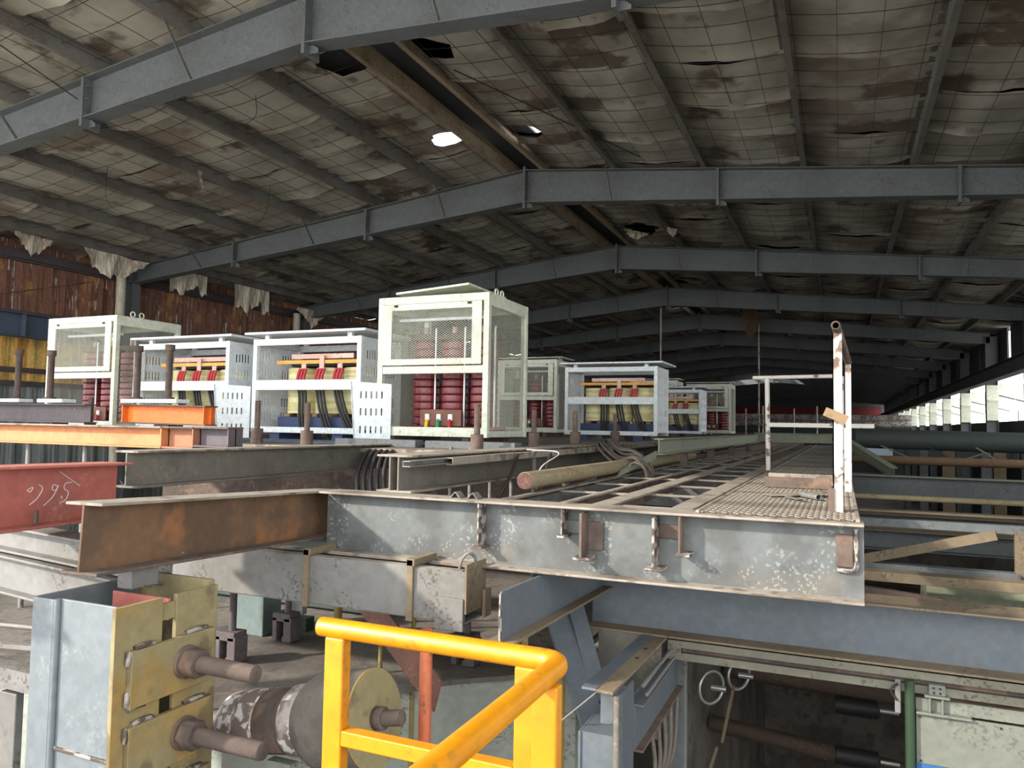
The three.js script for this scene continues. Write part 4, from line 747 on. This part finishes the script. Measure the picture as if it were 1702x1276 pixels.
// =================================================================== YELLOW HANDRAIL
{
  const t = thing('handrail', 'bright yellow pipe handrail in the foreground', 'handrail', [-0.9, -1.6, -1.6]), r = 0.0255, y = -0.55, c = 0.05;
  const pts = [[-1.29, y, -1.7], [-0.9, y, -1.7], [-0.6 - c, y, -1.7], [-0.6 - 0.012, y, -1.7 + 0.012], [-0.6, y, -1.7 + c], [-0.6, y, -1.2], [-0.6, y, -0.2]];
  const cp = new THREE.CurvePath(); cp.add(new THREE.LineCurve3(V(pts[0]), V(pts[2]))); cp.add(new THREE.QuadraticBezierCurve3(V(pts[2]), V([-0.6, y, -1.7]), V(pts[4]))); cp.add(new THREE.LineCurve3(V(pts[4]), V(pts[6])));
  part(t, 'top_rail', new THREE.TubeGeometry(cp, 120, r, 20), M.yellow);
  part(t, 'end_cap', new THREE.SphereGeometry(r, 16, 10).scale(0.35, 1, 1).translate(-1.29, y, -1.7), M.yellow);
  for (const [x, z] of [[-1.235, -1.7], [-0.685, -1.7], [-0.6, -1.6]]) part(t, 'post', rb(x - 0.03, x + 0.03, -1.6, y - 0.02, z - 0.02, z + 0.02, 0.006), M.yellow);
  part(t, 'middle_rail', rb(-1.205, -0.715, -0.845, -0.805, -1.72, -1.68, 0.004), M.yellow);
  part(t, 'middle_rail', rb(-0.62, -0.58, -0.845, -0.805, -1.58, -0.2, 0.004), M.yellow);
}
struct('floor_platform', bx(-1.4, 3, -1.66, -1.6, -1.78, 6), M.concrete);
// =================================================================== RIGHT: big blue-grey beam, columns, rail, pit
ibeam('steel_beam', 'deep blue-grey beam at the lower right under the long beam', 'steel beam', [-1.5, -0.95, -4.83], [4.4, -0.95, -4.83], { h: 0.33, w: 0.29, m: M.duskbeam, top: M.tan, bottom: M.tan });
{
  const t = thing('steel_beam', 'cut steel beam end under the long grey beam beside the box beam', 'steel beam', [-1.5, -1.03, -3.4]), B = basis([-1.5, -0.786, -3.35], [-1.38, -0.786, -6]);
  part(t, 'web', bx(0, 2.6, -0.25, -0.01, -0.006, 0.006).applyMatrix4(B), M.duskbeam); part(t, 'bottom_flange', rb(0, 2.6, -0.26, -0.246, -0.07, 0.07, 0.004).applyMatrix4(B), M.tan); part(t, 'top_flange', bx(0.6, 2.6, -0.012, 0, -0.07, 0.07).applyMatrix4(B), M.duskbeam);
  part(t, 'cut_edge', tube([[0, -0.02, 0], [-0.004, -0.14, 0], [0, -0.25, 0]], 0.009, 12, 6).applyMatrix4(B), M.weld);
}
{
  const t = thing('steel_column', 'grey H-section column with a drilled head plate under the blue-grey beam', 'column', [-1.1, -5, -3.72]);
  part(t, 'head_plate', ob([-1.06, -1.285, -3.62], [-1.03, -1.285, -4.72], 0.085, 0.014), M.tan); part(t, 'head_plate_edge', ob([-1.14, -1.28, -3.62], [-1.1, -1.28, -4.72], 0.075, 0.012), M.duskbeam);
  part(t, 'back_plate', bx(-1.42, -1.02, -1.9, -1.28, -4.72, -4.7), M.dustysteel);
  for (const z of [-4.2, -4.4]) part(t, 'bolt_hole', rod([-1.045, -1.277, z], [-1.045, -1.275, z], 0.012, 10), M.black);
  part(t, 'flange', rb(-1.0, -0.985, -5, -1.3, -3.9, -3.66, 0.004), M.duskbeam); part(t, 'flange', rb(-1.2, -1.185, -5, -1.5, -3.9, -3.64, 0.004), M.duskbeam); part(t, 'web', bx(-1.185, -1.0, -5, -1.5, -3.66, -3.65), M.duskbeam); part(t, 'cap_plate', bx(-1.185, -1.0, -1.51, -1.5, -3.9, -3.66), M.duskbeam);
  part(t, 'upper_web', bx(-1.13, -1.0, -1.5, -1.3, -3.8, -3.79), M.duskbeam); part(t, 'edge_pipe', rod([-1.005, -5, -3.645], [-1.005, -1.3, -3.645], 0.017, 10), M.dustysteel);
}
{
  const t = thing('steel_column', 'dark column farther right beside the pit opening', 'column', [-1, -5, -5.0]);
  part(t, 'face', rb(-1.06, -0.93, -5, -1.4, -5.1, -4.98, 0.004), M.frame); part(t, 'edge_strip', bx(-0.93, -0.915, -5, -1.4, -5.0, -4.98), M.palesteel);
}
single('diagonal_brace', 'blue-grey angle brace leaning down to the H-section column', 'brace', ob([-1.83, -0.95, -4.72], [-1.2, -1.68, -4.0], 0.14, 0.03), M.duskbeam);
single('diagonal_brace', 'second blue-grey angle leaning beside the first brace', 'brace', ob([-1.66, -0.95, -4.75], [-1.25, -1.55, -4.2], 0.1, 0.03), M.duskbeam);
ibeam('steel_beam', 'grey beam with a brown lower flange running back between the two columns', 'steel beam', [-0.98, -1.42, -3.9], [-0.98, -1.42, -5.0], { h: 0.24, w: 0.09, m: M.duskbeam, bottom: M.rust });
for (const [x, y, l] of [[-0.95, -1.34, 'upper'], [-0.93, -1.38, 'lower']]) single('guide_rod', `thin pale rod above the grey beam between the columns, ${l} one`, 'rod', rod([x, y, -3.95], [x, y, -4.65], 0.01, 8), M.palesteel);
for (let i = 0; i < 5; i++) single('cable', ['first', 'second', 'third', 'fourth', 'fifth'][i] + ' tangled brown cable hanging below the lower beam between the columns', 'cable', tube([[-1.02 + i * 0.02, -1.66, -4.4 - i * 0.1], [-0.98 + i * 0.01, -1.95, -4.35 - i * 0.08], [-1.05, -2.05 - i * 0.04, -4.2 - i * 0.1], [-1.0, -2.3, -4.3]], 0.012, 24), M.cablegrey, 'tangled cables by the column');
single('thin_wire', 'thin wire slanting down from the drilled head plate', 'wire', rod([-1.1, -1.29, -3.62], [-1.45, -1.62, -3.7], 0.004, 6), M.palesteel);
single('slotted_rail', 'pale slotted rail under the blue-grey beam', 'rail', merge([bx(-0.98, 4.2, -1.332, -1.285, -4.72, -4.7), bx(-0.98, 4.2, -1.4, -1.362, -4.72, -4.7), bx(-0.98, 4.2, -1.29, -1.285, -4.9, -4.7), bx(-0.98, 4.2, -1.405, -1.4, -4.9, -4.7), bx(-0.98, 4.2, -1.4, -1.29, -4.9, -4.89), bx(-0.98, -0.9, -1.362, -1.332, -4.72, -4.7)]), M.rail);
single('rusty_bar', 'rusty bar inside the slot of the pale rail', 'bar', bx(-0.9, 4.2, -1.365, -1.33, -4.76, -4.74), M.rust);
single('green_post', 'dark green post beside the pale panel', 'post', rod([0.33, -1.33, -4.66], [0.33, -5, -4.66], 0.024, 12), M.teal);
{
  const t = thing('pale_panel', 'pale grey-green panel hung from the slotted rail at the lower right', 'panel', [0.9, -2.4, -4.68]), z = -4.68;
  part(t, 'sheet', rb(0.36, 2.4, -1.765, -1.5, z - 0.02, z, 0.004), M.panelpale); part(t, 'blue_base', bx(0.36, 2.4, -2.2, -1.765, z - 0.02, z - 0.002), M.bluepaint);
  part(t, 'upper_sheet', rb(0.36, 2.4, -1.49, -1.425, z - 0.03, z - 0.01, 0.004), M.panelpale); part(t, 'top_angle', rb(0.36, 0.62, -1.5, -1.488, z - 0.02, z + 0.03, 0.003), M.panelpale);
  part(t, 'hanger_carriage', merge([rb(0.4, 0.52, -1.41, -1.395, z - 0.02, z + 0.03), rb(0.42, 0.43, -1.49, -1.41, z - 0.02, z + 0.025), rb(0.48, 0.49, -1.49, -1.41, z - 0.02, z + 0.025), rb(0.42, 0.5, -1.395, -1.34, z - 0.02, z + 0.02)]), M.panelpale);
  for (const [x, y] of [[0.445, -1.355], [0.475, -1.355], [0.445, -1.38], [0.475, -1.38], [0.38, -1.52], [0.38, -1.75], [0.75, -1.52]]) part(t, 'bolt', rod([x, y, z], [x, y, z + (y > -1.4 ? 0.025 : 0.005)], 0.006, 6), M.black);
}
{ const t = thing('hook_strap', 'small drilled strap plate hanging by the green post', 'strap', [0.28, -1.6, -4.6]); part(t, 'strap', rb(0.26, 0.29, -1.52, -1.34, -4.69, -4.68), M.palesteel); part(t, 'hook', tube([[0.275, -1.36, -4.675], [0.24, -1.4, -4.67], [0.27, -1.45, -4.67]], 0.006, 10), M.black); }
// inside the pit
struct('wall_pit', merge([bx(-1.0, 4.4, -5, -1.3, -11.2, -11.1), bx(-1.02, -0.98, -5, -1.4, -11.1, -5.1), bx(-1, 4.4, -2.02, -1.98, -11, -6.9), bx(4.4, 4.5, -5, -1.4, -11.1, -4.6)]), M.concrete);  // right-hand side wall is unseen, added to keep light out
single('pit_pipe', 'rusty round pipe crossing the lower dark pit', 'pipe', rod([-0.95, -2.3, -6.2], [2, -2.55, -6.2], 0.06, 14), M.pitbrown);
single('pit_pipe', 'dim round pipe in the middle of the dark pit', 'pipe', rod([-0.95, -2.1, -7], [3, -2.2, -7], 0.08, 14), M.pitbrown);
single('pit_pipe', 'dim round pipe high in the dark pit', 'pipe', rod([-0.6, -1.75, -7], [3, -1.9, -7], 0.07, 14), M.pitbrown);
for (const [y, l] of [[-1.95, 'upper'], [-2.3, 'lower']]) { const t = thing('ribbed_spring', `dark ribbed insulator with a bright tip in the pit, ${l} one`, 'insulator', [0.2, y, -6]); const pr = [[0, 0]]; for (let i = 0; i < 16; i++) pr.push([i * 0.018, 0.07], [i * 0.018 + 0.009, 0.055]); pr.push([0.29, 0]); part(t, 'ribs', lathe([-0.05, y, -6], [1, y, -6], pr, 16), M.black); part(t, 'tip', rod([0.24, y, -6], [0.36, y, -6], 0.015, 8), M.zinc); }
single('pit_bar', 'thin tan bar leaning in the pit near the dark column', 'bar', ob([-0.7, -1.8, -5.6], [-0.78, -2.2, -5.6], 0.03, 0.02), M.tan);
single('pit_bar', 'second thin tan bar leaning below the first in the pit', 'bar', ob([-0.8, -2.2, -5.5], [-0.92, -2.6, -5.5], 0.03, 0.02), M.tan);
{ const t = thing('pulley', 'dim round pulley wheel beside the dark column in the pit', 'pulley', [-0.8, -1.9, -5.6]); part(t, 'rim', new THREE.TorusGeometry(0.11, 0.012, 8, 24).rotateY(0.9).translate(-0.84, -1.8, -5.5), M.zinc); part(t, 'hub', rod([-0.84, -1.8, -5.5], [-0.74, -1.8, -5.5], 0.02, 10), M.zinc); }
{ const t = thing('pulley', 'second dim pulley wheel right of the first in the pit', 'pulley', [-0.6, -1.9, -5.8]); part(t, 'rim', new THREE.TorusGeometry(0.1, 0.012, 8, 24).rotateY(0.9).translate(-0.68, -1.75, -5.7), M.zinc); part(t, 'hub', rod([-0.68, -1.75, -5.7], [-0.58, -1.75, -5.7], 0.02, 10), M.zinc); }
// =================================================================== RIGHT BACKGROUND: cross beams beyond the long beam
single('round_pipe', 'brown round pipe crossing the right background', 'pipe', rod([0.2, -0.5, -15.3], [4.5, -0.52, -15.3], 0.075, 16), M.pitpipe);
ibeam('steel_beam', 'grey-green cross beam below the brown pipe in the right background', 'steel beam', [0.1, -0.6, -11.8], [4.5, -0.62, -11.8], { h: 0.32, w: 0.3, m: M.frame, top: M.greenbeam, bottom: M.frame });
single('round_pipe', 'thin pale pipe crossing in front of the dark cross beam', 'pipe', rod([0.1, -0.7, -9.1], [4.5, -0.7, -9.1], 0.03, 12), M.dustypipe);
single('steel_rail', 'thin bright-edged rail below the thin pale pipe', 'rail', rb(0.1, 4.4, -0.72, -0.7, -7.75, -7.6, 0.004), M.tan);
{
  const t = thing('lattice_girder', 'grey lattice girder with a post and diagonals at the right', 'truss', [1.5, -1.1, -7.3]);
  const z = -7.25;
  part(t, 'top_chord', rb(0.1, 4.4, -0.81, -0.74, z - 0.08, z, 0.004), M.frame); part(t, 'bottom_chord', rb(0.1, 4.4, -1.22, -1.12, z - 0.1, z + 0.02, 0.004), M.frame);
  part(t, 'post', rb(1.28, 1.36, -1.12, -0.8, z - 0.04, z + 0.02, 0.004), M.tan); part(t, 'post', rb(3.1, 3.2, -1.12, -0.8, z - 0.04, z + 0.02, 0.004), M.tan);
  part(t, 'diagonal', ob([0.15, -1.1, z], [1.15, -0.82, z], 0.03, 0.08), M.tan); part(t, 'diagonal', ob([1.4, -0.82, z], [2.6, -1.1, z], 0.03, 0.08), M.tan);
}
for (const [z, y, m, l] of [[-8.6, -0.98, M.tan, 'first tan'], [-9.4, -1.05, M.greenbeam, 'dull green'], [-10.4, -1.0, M.tan, 'farther tan']]) ibeam('steel_beam', `${l} cross beam seen through the lattice girder`, 'steel beam', [0.1, y, z], [4.5, y, z], { h: 0.2, w: 0.22, m: M.frame, top: m });
single('rusty_chord', 'tan bar with rusty ragged underside above the blue-grey beam', 'bar', rb(0.12, 4.4, -1.1, -1.03, -6.4, -6.25, 0.004), M.tan);
single('duct_shell', 'pale green curved shell behind the blue-grey beam', 'duct', rod([0.6, -1.55, -6.9], [4.3, -1.55, -6.9], 0.4, 28), M.greenbeam);
single('dark_bar', 'dark broken bar sticking out above the blue-grey beam, upper one', 'bar', ob([0.1, -1.1, -5.9], [0.62, -1.14, -5.9], 0.06, 0.05), M.rust);
single('dark_bar', 'dark broken bar sticking out above the blue-grey beam, lower one', 'bar', ob([0.1, -1.17, -5.8], [0.68, -1.24, -5.8], 0.06, 0.04), M.rust);
single('tension_rod', 'thin dark rod hanging from the lattice girder post', 'rod', rod([1.3, -1.12, -7.2], [1.3, -1.4, -7.15], 0.012, 8), M.rust);
single('dark_duct', 'long dark round duct across the right background below the bright opening', 'duct', rod([0.3, -0.15, -19], [4.4, -0.2, -19], 0.22, 20), M.darkduct);
single('tarpaulin', 'pale blue sheet hanging below the dark duct', 'sheet', rb(0.55, 1.35, -0.78, -0.42, -24.1, -24.08), M.sheetblue);
for (let i = 0; i < 9; i++) single('far_post', `dark post under the dark duct, ${['first', 'second', 'third', 'fourth', 'fifth', 'sixth', 'seventh', 'eighth', 'ninth'][i]} from the left`, 'post', rb(1.5 + i * 0.42, 1.62 + i * 0.42 + (i % 3) * 0.08, -5, -0.3, -22 - (i % 2), -21.85 - (i % 2)), [M.darkduct, M.frame, M.tan][i % 3], 'dark posts');
for (let i = 0; i < 4; i++) single('cable', `pale sagging cable below the dark duct, ${['first', 'second', 'third', 'fourth'][i]} from the left`, 'cable', tube([[0.8 + i * 0.9, -0.3, -18.5], [1.4 + i * 0.9, -0.55 - i * 0.05, -18.4], [2.2 + i * 0.9, -0.6, -18.5], [2.8 + i * 0.5, -0.4, -18.5]], 0.018, 24), i % 2 ? M.cable : M.palesteel);
for (let k = 0; k < 8; k++) ibeam('steel_beam', `dim cross beam far down the right side, ${ordinal(k)}`, 'steel beam', [0.2, -0.35 - (k % 2) * 0.1, -26 - k * 4], [4.8, -0.35 - (k % 2) * 0.1, -26 - k * 4], { h: 0.4, w: 0.25, m: [M.darkduct, M.frame][k % 2], group: 'dim far beams' });
// far end of the furnace top: small rails, pipe rack and flecks of bright fittings
for (let i = 0; i < 5; i++) single('far_rail_post', `thin distant rail post beyond the walkway, ${['first', 'second', 'third', 'fourth', 'fifth', 'sixth'][i]} from the left`, 'post', rod([-4.6 + i * 0.95, -0.3, -30 - (i % 2) * 3], [-4.6 + i * 0.95, 0.9, -30 - (i % 2) * 3], 0.03, 8), M.whiterust, 'distant rail posts');
single('far_pipe', 'distant pale lagged pipe across the hall under the red band', 'pipe', rod([-10, 0.95, -58], [4.4, 0.95, -58], 0.22, 14), M.grit);
single('far_pipe', 'second distant lagged pipe just below the first', 'pipe', rod([-10, 0.5, -58], [4.4, 0.5, -58], 0.23, 14), M.grit);
single('far_pipe', 'distant dark pipe rack below the lagged pipes', 'pipe', rb(-9, 4.3, -0.9, 0.27, -58.3, -57.7), M.darkduct);
single('hanging_rod', 'long thin rod hanging from the roof above the walkway', 'rod', rod([-2.75, 3.9, -29], [-2.75, -0.2, -29], 0.03, 8), M.whiterust);
single('hanging_rod', 'thin rod hanging from the roof above the right white cabinet', 'rod', rod([-5.5, 4.5, -25], [-5.5, 0.2, -25], 0.025, 8), M.whiterust);
for (const o of [...scene.children]) if (o !== sun && o !== sun.target && o !== camera) o.position.y += H;
renderer.render(scene, camera);
